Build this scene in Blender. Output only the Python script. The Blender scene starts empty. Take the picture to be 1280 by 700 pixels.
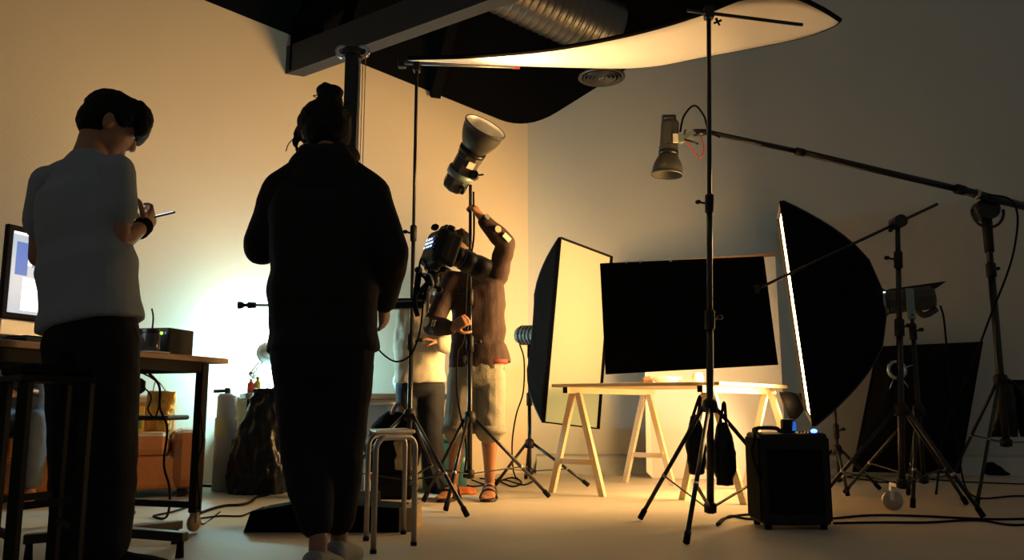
import bpy, bmesh, math, random
import numpy as np
from mathutils import Vector as V, Matrix, noise
random.seed(7)
sc = bpy.context.scene
COL = sc.collection
PI = math.pi

# ------------------------------------------------------------------ camera
F = 1040.0; HZ = 508.0; CAMZ = 0.57
PITCH = math.atan((HZ - 350.0) / F)
cam_d = bpy.data.cameras.new('camera'); cam = bpy.data.objects.new('camera', cam_d); COL.objects.link(cam)
cam.location = (0, 0, CAMZ); cam.rotation_euler = (PI / 2 + PITCH, 0, 0)
cam_d.sensor_width = 36.0; cam_d.lens = 36.0 * F / 1280.0; cam_d.clip_start = 0.05; cam_d.clip_end = 100
sc.camera = cam
# ------------------------------------------------------------------ world, exposure
wd = bpy.data.worlds.new('world'); sc.world = wd; wd.use_nodes = True
wd.node_tree.nodes['Background'].inputs[0].default_value = (0.68, 0.66, 0.60, 1)
wd.node_tree.nodes['Background'].inputs[1].default_value = 0.105
sc.view_settings.view_transform = 'Standard'; sc.view_settings.look = 'None'
sc.view_settings.gamma = 1.0; sc.view_settings.exposure = 0.0; sc.view_settings.use_curve_mapping = False
sc.cycles.use_denoising = True
WARM = (1.0, 0.60, 0.25); COOL = (0.42, 0.86, 1.0)
P_KEY = 18.0        # emission strength of the big softbox on the boom side
P_STRIP = 0.35      # emission strength of the other softbox
P_BOUNCE = 72.0    # W, lamp pointed up at the overhead reflector
P_KEYLAMP = 87.0   # W, the same softbox's forward beam
P_LOW = 45.0       # W, lamp on the low stand behind the power pack
P_DESK = 78.0       # W, anglepoise lamp on the bench

# ------------------------------------------------------------------ measuring helpers
cp, sp = math.cos(PITCH), math.sin(PITCH)
def ray(px, py):
    a, b = (px - 640) / F, (350 - py) / F
    return V((a, cp - b * sp, sp + b * cp))
def at(px, py, Y):
    d = ray(px, py); k = Y / d.y
    return V((d.x * k, Y, CAMZ + d.z * k))
def onz(px, py, z=0.0):
    d = ray(px, py); k = (z - CAMZ) / d.z
    return V((d.x * k, d.y * k, z))
def nrm(v): return V(v).normalized()

# ------------------------------------------------------------------ materials
MATS = {}
def mat(name, col, rough=0.6, metal=0.0, var=0.12, scale=8.0, bump=0.0, bscale=60.0, emit=None, estr=0.0, trans=0.0, alpha=1.0, spec=0.5, stretch=None, sheen=0.0):
    if name in MATS: return MATS[name]
    m = bpy.data.materials.new(name); m.use_nodes = True; nt = m.node_tree; N = nt.nodes; L = nt.links
    b = N['Principled BSDF']
    b.inputs['Roughness'].default_value = rough; b.inputs['Metallic'].default_value = metal
    b.inputs['Specular IOR Level'].default_value = spec
    tc = N.new('ShaderNodeTexCoord'); src = tc.outputs['Object']
    if stretch:
        mp = N.new('ShaderNodeMapping'); mp.inputs['Scale'].default_value = stretch
        L.new(src, mp.inputs['Vector']); src = mp.outputs[0]
    nz = N.new('ShaderNodeTexNoise'); nz.inputs['Scale'].default_value = scale; nz.inputs['Detail'].default_value = 5
    L.new(src, nz.inputs['Vector'])
    mx = N.new('ShaderNodeMix'); mx.data_type = 'RGBA'
    mx.inputs[6].default_value = tuple(c * (1 - var) for c in col) + (1,)
    mx.inputs[7].default_value = tuple(min(1, c * (1 + var)) for c in col) + (1,)
    L.new(nz.outputs[0], mx.inputs[0]); L.new(mx.outputs[2], b.inputs['Base Color'])
    if bump > 0:
        n2 = N.new('ShaderNodeTexNoise'); n2.inputs['Scale'].default_value = bscale; n2.inputs['Detail'].default_value = 4
        L.new(src, n2.inputs['Vector'])
        bp = N.new('ShaderNodeBump'); bp.inputs['Strength'].default_value = bump; bp.inputs['Distance'].default_value = 0.01
        L.new(n2.outputs[0], bp.inputs['Height']); L.new(bp.outputs[0], b.inputs['Normal'])
    if emit:
        b.inputs['Emission Color'].default_value = tuple(emit) + (1,); b.inputs['Emission Strength'].default_value = estr
    if trans: b.inputs['Transmission Weight'].default_value = trans
    if alpha < 1: b.inputs['Alpha'].default_value = alpha
    if sheen: b.inputs['Sheen Weight'].default_value = sheen
    MATS[name] = m; return m

mat('plaster', (0.75, 0.645, 0.47), 0.85, var=0.05, scale=1.5, bump=0.15, bscale=90)
mat('plaster_grey', (0.54, 0.55, 0.50), 0.85, var=0.05, scale=1.5, bump=0.15, bscale=90)
mat('concrete', (0.53, 0.475, 0.375), 0.55, var=0.14, scale=2.2, bump=0.12, bscale=14)
mat('black_paint', (0.0035, 0.0033, 0.0033), 0.9, var=0.3, scale=3, spec=0.05)
mat('beam_paint', (0.03, 0.029, 0.028), 0.7, var=0.2, scale=3)
mat('galvanised', (0.13, 0.13, 0.125), 0.36, 0.8, var=0.12, scale=14)
mat('black_metal', (0.014, 0.014, 0.015), 0.32, 0.2, var=0.2, scale=20)
mat('black_plastic', (0.011, 0.011, 0.012), 0.55, var=0.2, scale=30, bump=0.1, bscale=200, spec=0.25)
mat('black_rubber', (0.008, 0.008, 0.008), 0.85, var=0.2, spec=0.1)
mat('black_fabric', (0.008, 0.0075, 0.008), 0.95, var=0.25, scale=10, bump=0.3, bscale=160, spec=0.06)
mat('black_board', (0.007, 0.006, 0.006), 0.9, var=0.25, scale=6, spec=0.1)
mat('black_bag', (0.004, 0.0045, 0.005), 0.3, spec=0.3, var=0.3, scale=6, bump=0.6, bscale=14)
mat('chrome', (0.75, 0.74, 0.72), 0.22, 1.0, var=0.05)
mat('steel', (0.40, 0.39, 0.38), 0.38, 0.85, var=0.1, scale=12)
mat('dish_inside', (0.80, 0.78, 0.74), 0.35, 0.7, var=0.05)
mat('lamp_housing', (0.055, 0.052, 0.045), 0.45, 0.2, var=0.15, scale=12)
mat('lamp_grey', (0.16, 0.19, 0.20), 0.45, 0.2, var=0.12, scale=12)
mat('bracket_green', (0.24, 0.32, 0.30), 0.5, 0.3, var=0.1)
mat('sticker', (0.85, 0.78, 0.58), 0.6, var=0.05)
mat('foam_white', (0.82, 0.80, 0.74), 0.7, var=0.03, scale=4)
mat('reflector_white', (0.86, 0.82, 0.74), 0.6, var=0.04, scale=5, bump=0.15, bscale=8)
mat('pine', (0.66, 0.52, 0.33), 0.6, var=0.16, scale=5, stretch=(3, 3, 30), bump=0.08, bscale=60)
mat('desk_wood', (0.36, 0.19, 0.085), 0.5, var=0.25, scale=6, stretch=(2, 14, 2))
mat('dark_steel', (0.008, 0.007, 0.006), 0.6, 0.0, var=0.2, spec=0.15)
mat('leather', (0.42, 0.17, 0.06), 0.38, var=0.18, scale=5, bump=0.3, bscale=30)
mat('skin', (0.33, 0.16, 0.085), 0.5, var=0.1, scale=20)
mat('skin_tan', (0.38, 0.175, 0.085), 0.5, var=0.1, scale=20)
mat('hair', (0.006, 0.005, 0.004), 0.6, spec=0.15, var=0.4, scale=40, stretch=(6, 6, 1), bump=0.5, bscale=90)
mat('tee_grey', (0.25, 0.285, 0.31), 0.85, var=0.06, scale=10, bump=0.25, bscale=120)
mat('denim_black', (0.012, 0.011, 0.014), 0.85, var=0.3, scale=12, bump=0.25, bscale=150, spec=0.2)
mat('hoodie_black', (0.014, 0.012, 0.012), 0.85, var=0.3, scale=12, bump=0.3, bscale=110, spec=0.2)
mat('sneaker', (0.20, 0.21, 0.20), 0.7, var=0.15)
mat('brown_knit', (0.042, 0.019, 0.013), 0.85, var=0.15, scale=12, bump=0.3, bscale=120)
mat('denim_pale', (0.27, 0.245, 0.18), 0.85, var=0.25, scale=14, bump=0.3, bscale=120)
mat('cream_tee', (0.62, 0.55, 0.40), 0.85, var=0.08, scale=10, bump=0.25, bscale=100)
mat('navy_trousers', (0.012, 0.013, 0.020), 0.85, var=0.2)
mat('blue_jeans', (0.07, 0.095, 0.13), 0.85, var=0.25, scale=12)
mat('sandal', (0.018, 0.014, 0.012), 0.6, var=0.2)
mat('red_trim', (0.30, 0.04, 0.02), 0.7, var=0.1)
mat('badge', (0.62, 0.52, 0.34), 0.6, var=0.35, scale=60)
mat('aluminium', (0.72, 0.72, 0.72), 0.35, 0.5, var=0.03)
mat('screen_glass', (0.02, 0.02, 0.02), 0.2, emit=(0.62, 0.74, 0.86), estr=0.75)
mat('ui_white', (0.02, 0.02, 0.02), 0.3, emit=(0.85, 0.93, 1.0), estr=2.2)
mat('ui_blue', (0.02, 0.02, 0.02), 0.3, emit=(0.10, 0.22, 0.62), estr=0.9)
mat('ui_grey', (0.02, 0.02, 0.02), 0.3, emit=(0.40, 0.48, 0.58), estr=0.7)
mat('led_blue', (0.02, 0.02, 0.1), 0.3, emit=(0.04, 0.10, 1.0), estr=14)
mat('display_blue', (0.01, 0.02, 0.05), 0.3, emit=(0.02, 0.10, 0.42), estr=1.2)
mat('led_green', (0.02, 0.1, 0.02), 0.3, emit=(0.35, 1.0, 0.05), estr=2.5)
mat('lcd_dark', (0.01, 0.012, 0.03), 0.2, emit=(0.02, 0.05, 0.18), estr=0.5)
mat('lcd_text', (0.02, 0.02, 0.02), 0.2, emit=(0.55, 0.75, 1.0), estr=2.2)
mat('phone_screen', (0.02, 0.02, 0.02), 0.2, emit=(0.5, 0.62, 1.0), estr=4.0)
mat('key_diffuser', (0.85, 0.83, 0.8), 0.8, var=0.03, emit=(1.0, 0.60, 0.235), estr=P_KEY)
mat('strip_diffuser', (0.08, 0.075, 0.06), 0.8, var=0.03, scale=3, emit=(1.0, 0.83, 0.24), estr=P_STRIP, bump=0.25, bscale=5)
mat('bulb', (0.9, 0.9, 0.9), 0.5, emit=COOL, estr=60)
mat('lamp_white', (0.8, 0.82, 0.82), 0.4, var=0.03)
mat('blue_bin', (0.10, 0.36, 0.42), 0.3, var=0.1, trans=0.35)
mat('white_plastic', (0.82, 0.84, 0.84), 0.4, var=0.04)
mat('film', (0.75, 0.8, 0.8), 0.25, var=0.1, scale=12, bump=0.8, bscale=25)
mat('cylinder_paint', (0.52, 0.54, 0.53), 0.4, var=0.08, scale=7)
mat('yellow', (0.70, 0.48, 0.06), 0.5, var=0.12)
mat('gold_bag', (0.55, 0.32, 0.06), 0.3, 0.3, var=0.3, scale=14, bump=0.5, bscale=25)
mat('label_yellow', (0.62, 0.56, 0.30), 0.6, var=0.1)
mat('red', (0.55, 0.05, 0.03), 0.5, var=0.12)
mat('orange', (0.62, 0.16, 0.03), 0.6, var=0.15)
mat('green', (0.12, 0.26, 0.12), 0.5, var=0.2)
mat('pink', (0.62, 0.06, 0.22), 0.4, var=0.1)
mat('lime', (0.42, 0.62, 0.06), 0.4, var=0.1)
mat('olive', (0.17, 0.19, 0.13), 0.6, var=0.2, scale=14)
mat('brown', (0.20, 0.10, 0.045), 0.6, var=0.2)
mat('glass_jar', (0.10, 0.09, 0.07), 0.15, var=0.1, trans=0.4)
mat('weathered_wood', (0.34, 0.24, 0.12), 0.8, var=0.3, scale=9, bump=0.5, bscale=40)
mat('bench_wood', (0.10, 0.10, 0.095), 0.6, var=0.2)
mat('paper', (0.72, 0.73, 0.72), 0.8, var=0.05)
M = MATS

# ------------------------------------------------------------------ mesh helpers
ORG = {}
def frame(axis, hint=(0, 0, 1)):
    a = nrm(axis); h = V(hint)
    if abs(a.dot(nrm(h))) > 0.98: h = V((1, 0, 0)) if abs(a.x) < 0.9 else V((0, 1, 0))
    u = (h - a * h.dot(a)).normalized(); r = u.cross(a)
    return r, u, a     # right, up, axis
def catmull(pts, n=8):
    P = [V(p) for p in pts]; out = []
    Q = [P[0] * 2 - P[1]] + P + [P[-1] * 2 - P[-2]]
    for i in range(1, len(Q) - 2):
        for k in range(n):
            t = k / n
            out.append(0.5 * ((2 * Q[i]) + (Q[i + 1] - Q[i - 1]) * t + (2 * Q[i - 1] - 5 * Q[i] + 4 * Q[i + 1] - Q[i + 2]) * t * t + (3 * Q[i] - Q[i - 1] - 3 * Q[i + 1] + Q[i + 2]) * t ** 3))
    out.append(P[-1]); return out
class MB:
    def __init__(s): s.v = []; s.f = []; s.sm = []
    def add(s, vs, fs, smooth=False):
        o = len(s.v); s.v += [V(v) for v in vs]
        for f in fs: s.f.append([o + i for i in f]); s.sm.append(smooth)
        return s
    def box(s, c, size, R=None, bevel=0.0):
        R = R or Matrix.Identity(3); c = V(c)
        hx, hy, hz = (q / 2 for q in size)
        b = min(bevel, hx * .9, hy * .9, hz * .9)
        if b <= 0:
            vs = [c + R @ V((x * hx, y * hy, z * hz)) for x in (-1, 1) for y in (-1, 1) for z in (-1, 1)]
            s.add(vs, [(0, 1, 3, 2), (4, 6, 7, 5), (0, 4, 5, 1), (2, 3, 7, 6), (0, 2, 6, 4), (1, 5, 7, 3)])
        else:
            bm = bmesh.new(); bmesh.ops.create_cube(bm, size=1.0)
            for v in bm.verts: v.co = V((v.co.x * 2 * hx, v.co.y * 2 * hy, v.co.z * 2 * hz))
            bmesh.ops.bevel(bm, geom=bm.edges[:], offset=b, segments=2, affect='EDGES', profile=0.5)
            bm.verts.index_update()
            s.add([c + R @ v.co for v in bm.verts], [[v.index for v in f.verts] for f in bm.faces]); bm.free()
        return s
    def bar(s, p0, p1, w, h, hint=(0, 0, 1), bevel=0.0):
        p0, p1 = V(p0), V(p1); r, u, a = frame(p1 - p0, hint)
        return s.box((p0 + p1) / 2, (w, h, (p1 - p0).length), Matrix((r, u, a)).transposed(), bevel)
    def tube(s, pts, rad, n=10, caps=True, smooth=True, sq=1.0, hint=(0, 0, 1)):
        P = [V(p) for p in pts]; m = len(P)
        R = rad if isinstance(rad, (list, tuple)) else [rad] * m
        vs = []; fs = []
        r = u = None
        for i in range(m):
            t = nrm(P[min(i + 1, m - 1)] - P[max(i - 1, 0)])
            if r is None: r, u, _ = frame(t, hint)
            else:
                u = (u - t * u.dot(t)).normalized(); r = u.cross(t)
            for k in range(n):
                a = 2 * PI * k / n
                vs.append(P[i] + r * (math.cos(a) * R[i] * sq) + u * (math.sin(a) * R[i]))
        for i in range(m - 1):
            for k in range(n):
                fs.append((i * n + k, i * n + (k + 1) % n, (i + 1) * n + (k + 1) % n, (i + 1) * n + k))
        s.add(vs, fs, smooth)
        if caps:
            o = len(s.v) - len(vs)
            s.f.append([o + k for k in reversed(range(n))]); s.sm.append(False)
            s.f.append([o + (m - 1) * n + k for k in range(n)]); s.sm.append(False)
        return s
    def cyl(s, p0, p1, r0, r1=None, n=14, caps=True, smooth=True):
        return s.tube([p0, p1], [r0, r0 if r1 is None else r1], n, caps, smooth)
    def lathe(s, o, axis, prof, n=24, smooth=True, hint=(0, 0, 1), close=False):
        r, u, a = frame(axis, hint); o = V(o); vs = []; fs = []; m = len(prof)
        for (d, q) in prof:
            for k in range(n):
                t = 2 * PI * k / n
                vs.append(o + a * d + r * (math.cos(t) * q) + u * (math.sin(t) * q))
        for i in range(m - 1 if not close else m):
            j = (i + 1) % m
            for k in range(n):
                fs.append((i * n + k, i * n + (k + 1) % n, j * n + (k + 1) % n, j * n + k))
        s.add(vs, fs, smooth)
        return s
    def ball(s, c, r, n=12, R=None):
        rx, ry, rz = (r, r, r) if not isinstance(r, (list, tuple)) else r
        c = V(c); R = R or Matrix.Identity(3); vs = [c + R @ V((0, 0, rz))]; fs = []; h = max(6, n // 2 + 2)
        for i in range(1, h):
            t = PI * i / h
            for k in range(n):
                a = 2 * PI * k / n
                vs.append(c + R @ V((rx * math.sin(t) * math.cos(a), ry * math.sin(t) * math.sin(a), rz * math.cos(t))))
        vs.append(c + R @ V((0, 0, -rz)))
        for k in range(n): fs.append((0, 1 + k, 1 + (k + 1) % n))
        for i in range(h - 2):
            for k in range(n): fs.append((1 + i * n + k, 1 + (i + 1) * n + k, 1 + (i + 1) * n + (k + 1) % n, 1 + i * n + (k + 1) % n))
        e = len(vs) - 1; b = 1 + (h - 2) * n
        for k in range(n): fs.append((e, b + (k + 1) % n, b + k))
        return s.add(vs, fs, True)
    def loft(s, rings, n=20, ex=2.4, caps=True, smooth=True):
        """rings: (centre, right vec * half width, fwd vec * half depth)"""
        vs = []; fs = []; m = len(rings)
        for c, rv, fv in rings:
            for k in range(n):
                a = 2 * PI * k / n; ca, sa = math.cos(a), math.sin(a)
                q = (abs(ca) ** ex + abs(sa) ** ex) ** (-1 / ex)
                vs.append(V(c) + V(rv) * (ca * q) + V(fv) * (sa * q))
        for i in range(m - 1):
            for k in range(n):
                fs.append((i * n + k, i * n + (k + 1) % n, (i + 1) * n + (k + 1) % n, (i + 1) * n + k))
        if caps:
            fs.append(list(reversed(range(n)))); fs.append([(m - 1) * n + k for k in range(n)])
        return s.add(vs, fs, smooth)
    def prism(s, poly, d):
        """poly: list of points, extruded by vector d"""
        n = len(poly); vs = [V(p) for p in poly] + [V(p) + V(d) for p in poly]
        fs = [list(reversed(range(n))), [n + k for k in range(n)]] + [(k, (k + 1) % n, n + (k + 1) % n, n + k) for k in range(n)]
        return s.add(vs, fs)
    def mesh(s, name, org=V((0, 0, 0))):
        me = bpy.data.meshes.new(name); me.from_pydata([tuple(v - org) for v in s.v], [], s.f)
        me.polygons.foreach_set('use_smooth', s.sm); me.update()
        bm = bmesh.new(); bm.from_mesh(me); bmesh.ops.recalc_face_normals(bm, faces=bm.faces); bm.to_mesh(me); bm.free()
        return me
    def build(s, name, material, parent=None, org=None, solid=0.0, bevel=0.0):
        o_ = ORG[parent.name] if parent else (V(org) if org is not None else V((0, 0, 0)))
        me = s.mesh(name, o_); me.materials.append(M[material])
        o = bpy.data.objects.new(name, me); COL.objects.link(o)
        if parent: o.parent = parent
        else: o.location = o_
        ORG[o.name] = o_
        if solid:
            md = o.modifiers.new('solid', 'SOLIDIFY'); md.thickness = solid; md.offset = 0
        if bevel:
            md = o.modifiers.new('bevel', 'BEVEL'); md.width = bevel; md.segments = 2; md.limit_method = 'ANGLE'
        return o
def tag(o, label, cat=None, group=None, kind=None):
    if label: o['label'] = label
    if cat: o['category'] = cat
    if group: o['group'] = group
    if kind: o['kind'] = kind
    return o
def thing(name, loc, label, cat, group=None):
    o = bpy.data.objects.new(name, None); COL.objects.link(o); o.location = V(loc); o.empty_display_size = 0.1
    ORG[o.name] = V(loc); return tag(o, label, cat, group)
def struct(o): o['kind'] = 'structure'; return o
def blob(mb, name, material, parent=None, org=None, vox=0.008, it=3, wr=0.0, wf=9.0, seed=0.0, aniso=(1, 1, 1)):
    """closed pieces -> one continuous surface"""
    o_ = ORG[parent.name] if parent else V(org)
    me = mb.mesh(name + '_raw', o_); t = bpy.data.objects.new('tmp', me); COL.objects.link(t)
    md = t.modifiers.new('r', 'REMESH'); md.mode = 'VOXEL'; md.voxel_size = vox
    if it:
        ms = t.modifiers.new('s', 'SMOOTH'); ms.iterations = it; ms.factor = 0.5
    dg = bpy.context.evaluated_depsgraph_get(); dg.update()
    m2 = bpy.data.meshes.new_from_object(t.evaluated_get(dg)); m2.name = name
    COL.objects.unlink(t); bpy.data.objects.remove(t); bpy.data.meshes.remove(me)
    if wr > 0:
        sv = V((seed, seed * 2, seed * 3)); ax, ay, az = aniso
        nv = len(m2.vertices); nn = np.empty(nv * 3); m2.vertices.foreach_get('normal', nn); nn = nn.reshape(-1, 3)
        cc = np.empty(nv * 3); m2.vertices.foreach_get('co', cc); cc = cc.reshape(-1, 3)
        d = np.empty(nv)
        for i in range(nv):
            p = V((cc[i, 0] * ax, cc[i, 1] * ay, cc[i, 2] * az)) * wf + sv
            q = noise.noise(p); d[i] = (1 - abs(q) * 2.2) * 0.6 + 0.5 * noise.noise(p * 2.1)
        cc += nn * (d * wr)[:, None]; m2.vertices.foreach_set('co', cc.ravel())
    m2.polygons.foreach_set('use_smooth', [True] * len(m2.polygons)); m2.update()
    m2.materials.clear(); m2.materials.append(M[material])
    o = bpy.data.objects.new(name, m2); COL.objects.link(o)
    if parent: o.parent = parent
    else: o.location = o_
    ORG[o.name] = o_; return o

# ------------------------------------------------------------------ the room
CRN = V((0.14, 7.4, 0)); WL = V((-2.44, -1.0, 0)); WB = V((4.2, -0.25, 0)).normalized()
def wl(t, off=0.0, z=0.0):                      # a point along the left wall, off metres into the room
    n = V((0.379, -0.925, 0)); p = CRN + WL * t + n * off; return V((p.x, p.y, z))
WLd = WL.normalized(); WLn = V((0.379, -0.925, 0))
cor_top = at(660, 163, 7.4); pL = wl(1.08); lt = at(228, 0, pL.y)
pr = CRN + WB * 0.95; rt = at(790, 84, pr.y)
# roof plane through corner top, left wall top, back wall top
A3 = np.array([[V(p).x, V(p).y, 1.0] for p in (cor_top, (pL.x, pL.y, 0), (pr.x, pr.y, 0))])
RC = np.linalg.solve(A3, np.array([cor_top.z, lt.z, rt.z]))
def roofz(p): return RC[0] * p.x + RC[1] * p.y + RC[2]
MB().box((1.0, 4.0, -0.05), (16, 12, 0.1)).build('floor', 'concrete').__setitem__('kind', 'structure')
def wall_strip(name, pts, top, m_='plaster'):
    """a wall along plan points with a real thickness; the inner face is the plan line"""
    mb = MB(); n = len(pts); vs = []; fs = []
    for i, p in enumerate(pts):
        d = (pts[min(i + 1, n - 1)] - pts[max(i - 1, 0)]).normalized(); o = V((d.y, -d.x, 0)) * -0.15
        zt = top(p)
        vs += [V((p.x, p.y, 0)), V((p.x, p.y, zt)), V((p.x, p.y, zt)) + o, V((p.x, p.y, 0)) + o]
    for i in range(n - 1):
        a = i * 4; b = a + 4
        for k in range(4): fs.append((a + k, a + (k + 1) % 4, b + (k + 1) % 4, b + k))
    fs += [(0, 3, 2, 1), tuple((n - 1) * 4 + k for k in range(4))]
    mb.add(vs, fs, False); return struct(mb.build(name, m_))
cut = 0.28
a0 = CRN + WLd * cut; b0 = CRN + WB * cut
arc = []
for k in range(9):
    t = k / 8; arc.append(a0 * (1 - t) ** 2 + CRN * (2 * t * (1 - t)) + b0 * t * t)
capz = lambda p: max(2.6, min(7.0, roofz(p) + 0.03))
wall_strip('wall_left', [wl(2.9), wl(2.0), wl(1.4), wl(1.08), wl(0.6)] + arc[:5], capz)
wall_strip('wall_back', arc[4:] + [CRN + WB * s for s in (0.6, 0.95, 1.6, 2.6, 4.0, 6.0)], capz, 'plaster_grey')
# curved cove where the back wall meets the floor
mb = MB(); pts = arc[5:] + [CRN + WB * s for s in (0.6, 0.95, 1.6, 2.6, 4.0, 6.0)]; vs = []; fs = []; q = 7; rr = 0.16
for p in pts:
    nrmw = V((-WB.y, WB.x, 0)) * -1
    for k in range(q):
        a = (k / (q - 1)) * PI / 2
        vs.append(V((p.x, p.y, 0)) + nrmw * (rr - rr * math.sin(a)) + V((0, 0, rr - rr * math.cos(a) + 0.001)))
    vs.append(V((p.x, p.y, 0.001)) - nrmw * 0.01)
for i in range(len(pts) - 1):
    for k in range(q + 1): fs.append((i * (q + 1) + k, i * (q + 1) + (k + 1) % (q + 1), (i + 1) * (q + 1) + (k + 1) % (q + 1), (i + 1) * (q + 1) + k))
mb.add(vs, fs, True); struct(mb.build('baseboard_back', 'plaster_grey'))
# roof
gx, gy = RC[0], RC[1]
def roofp(x, y): return V((x, y, roofz(V((x, y, 0)))))
c1 = roofp(-4.6, 6.6); quad = []
corners = [wl(2.2, -0.25), CRN + V((0, 0.25, 0)), CRN + WB * 1.9 + V((0, 0.25, 0)), V((3.2, 4.7, 0)), V((-1.6, 3.9, 0))]
quad = [roofp(c.x, c.y) for c in corners]
ceil = struct(MB().prism(quad, (0, 0, 0.12)).build('ceiling', 'black_paint'))
# beam of the roof truss
tb = 0.80; pw = wl(tb); bA = at(366, 77, pw.y); bA = V((pw.x, pw.y, bA.z)); zb = bA.z
dB = onz(640, -24, zb); dirB = (dB - bA).normalized(); dirB.z = 0
MB().bar(bA - dirB * 0.05, bA + dirB * 5.5, 0.13, 0.24).build('beam', 'beam_paint', ceil)
topA = V((bA.x, bA.y, roofz(bA)))
MB().bar(bA + dirB * 0.04 + V((0, 0, -0.1)), bA + dirB * 0.04 + V((0, 0, 0.45)), 0.1, 0.12, hint=(1, 0, 0)).build('post', 'black_paint', ceil)
MB().bar(bA + dirB * 0.35 + V((0, 0, 0.05)), bA + dirB * 0.12 + V((0, 0, 0.55)), 0.06, 0.08, hint=(1, 0, 0)).build('web', 'black_paint', ceil)
MB().bar(bA + dirB * 0.55 + V((0, 0, 0.05)), bA + dirB * 0.85 + V((0, 0, 0.6)), 0.06, 0.08, hint=(1, 0, 0)).build('web', 'black_paint', ceil)
MB().bar(bA + V((0, 0, 0.26)) + dirB * 0.0, bA + dirB * 5.0 + V((0, 0, 1.5)), 0.1, 0.2).build('rafter', 'black_paint', ceil)
pu = wl(0.34); pz = at(540, 118, pu.y).z
MB().bar(V((pu.x, pu.y, pz - 0.01)), V((pu.x, pu.y, pz - 0.01)) + WLn * 1.6 + V((0, 0, 1.6)), 0.09, 0.11).build('purlin', 'black_paint', ceil)

# ventilation duct with its round diffuser
dd = at(752, 97, 6.55)
duct = thing('air_duct', (dd.x, dd.y, dd.z), 'spiral galvanised ventilation duct under the black roof with round diffuser', 'duct')
d0, d1 = at(597, -38, 6.05), at(762, 40, 6.62); rD = 0.25
mb = MB(); m = 60; prf = []; m = 120
L_ = (d1 - d0).length
for k in range(m + 1):
    prf.append((L_ * k / m, rD + (0.007 if k % 6 == 0 else 0)))
mb.lathe(d0, d1 - d0, prf, 32); mb.build('duct_pipe', 'galvanised', duct)
mb = MB(); bend = catmull([d1 - (d1 - d0).normalized() * 0.02, d1 + (d1 - d0).normalized() * 0.18 + V((0, 0, -0.03)), V((dd.x + .05, dd.y + .05, dd.z + 0.30)), V((dd.x, dd.y, dd.z + 0.03))], 8)
mb.tube(bend, [0.225 - 0.07 * k / (len(bend) - 1) + (0.008 if k % 2 else 0) for k in range(len(bend))], 24); mb.build('elbow', 'black_paint', duct)
mb = MB(); mb.lathe(dd, (0, 0, -1), [(-0.05, 0.12), (-0.02, 0.19), (0.0, 0.195), (0.008, 0.185), (0.0, 0.165)], 36); vd = mb.build('diffuser_rim', 'galvanised', duct)
for r_ in (0.15, 0.12, 0.09, 0.06):
    MB().lathe(dd, (0, 0, -1), [(-0.03, r_ - 0.012), (0.01, r_), (0.012, r_ - 0.004), (-0.028, r_ - 0.016)], 32).build('diffuser_ring', 'galvanised', vd)
MB().lathe(dd, (0, 0, -1), [(-0.02, 0.0), (-0.02, 0.03), (0.012, 0.032), (0.02, 0.012), (0.022, 0.0)], 20).build('diffuser_cone', 'galvanised', vd)
MB().cyl(dd + V((0.02, 0.0, 0.0)) + V((0, 0, 0.05)), dd + V((0.02, 0.0, 0.45)), 0.11, 0.11, 20).build('neck', 'black_paint', duct)

# ------------------------------------------------------------------ light stands
def stand(name, c, top, label, cz, hz, feet, r=0.016, r2=0.012, joints=(), mt='black_metal', group=None, cat='light stand', lean=V((0, 0, 0)), spread=0.62):
    """pole with tripod; c plan centre, cz collar height, hz lower hub height, feet plan points"""
    c = V((c[0], c[1], 0)); t = thing(name, c, label, cat, group)
    tp = V((c.x, c.y, top)) + lean
    ax = (tp - V((c.x, c.y, hz)))
    def pt(z): return V((c.x, c.y, hz)) + ax * ((z - hz) / (top - hz))
    js = sorted(joints); cuts = [hz - 0.03] + list(js) + [top]; rr = r
    for i in range(len(cuts) - 1):
        MB().cyl(pt(cuts[i]), pt(cuts[i + 1]), rr, rr, 14).build('pole_section', mt, t)
        if i < len(js):
            z = js[i]; cl = MB().lathe(pt(z - 0.045), ax, [(0, rr), (0, rr + 0.008), (0.09, rr + 0.008), (0.1, rr * 0.8), (0.1, 0.0)], 16).build('clamp_collar', 'black_plastic', t)
            side = V((math.cos(i * 2.1 + 0.4), math.sin(i * 2.1 + .4) * 0.6, 0.25)).normalized()
            MB().cyl(pt(z), pt(z) + side * 0.055, 0.006).ball(pt(z) + side * 0.06, (0.016, 0.016, 0.012), 10).build('clamp_knob', 'black_plastic', cl)
        rr = max(r2, rr - 0.003)
    MB().lathe(pt(cz - 0.035), ax, [(0, r), (0, r + 0.016), (0.03, r + 0.022), (0.06, r + 0.016), (0.07, r)], 16).build('collar', 'black_plastic', t)
    MB().lathe(pt(hz - 0.025), ax, [(0, 0), (0, r + 0.012), (0.04, r + 0.014), (0.05, r)], 16).build('hub', 'black_plastic', t)
    for f in feet:
        fp = V((f[0], f[1], 0.012)); out = (fp - c); out.z = 0; out.normalize()
        a = pt(cz) + out * (r + 0.012); b = fp
        lg = MB().cyl(a, b, 0.011, 0.011, 10).build('leg', mt, t)
        dn = (b - a).normalized()
        MB().cyl(b - dn * 0.05, b + V((0, 0, -0.002)), 0.015, 0.015, 10).build('foot_cap', 'black_rubber', lg)
        m_ = a + (b - a) * spread
        MB().bar(pt(hz) + out * (r + .006), m_, 0.016, 0.006).build('brace', mt, t)
        MB().ball(m_, 0.014, 8).build('rivet', 'steel', t)
    return t, pt
def star(c, r, ang):
    return [(c[0] + r * math.cos(a), c[1] + r * math.sin(a)) for a in (ang, ang + 2 * PI / 3, ang + 4 * PI / 3)]

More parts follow.
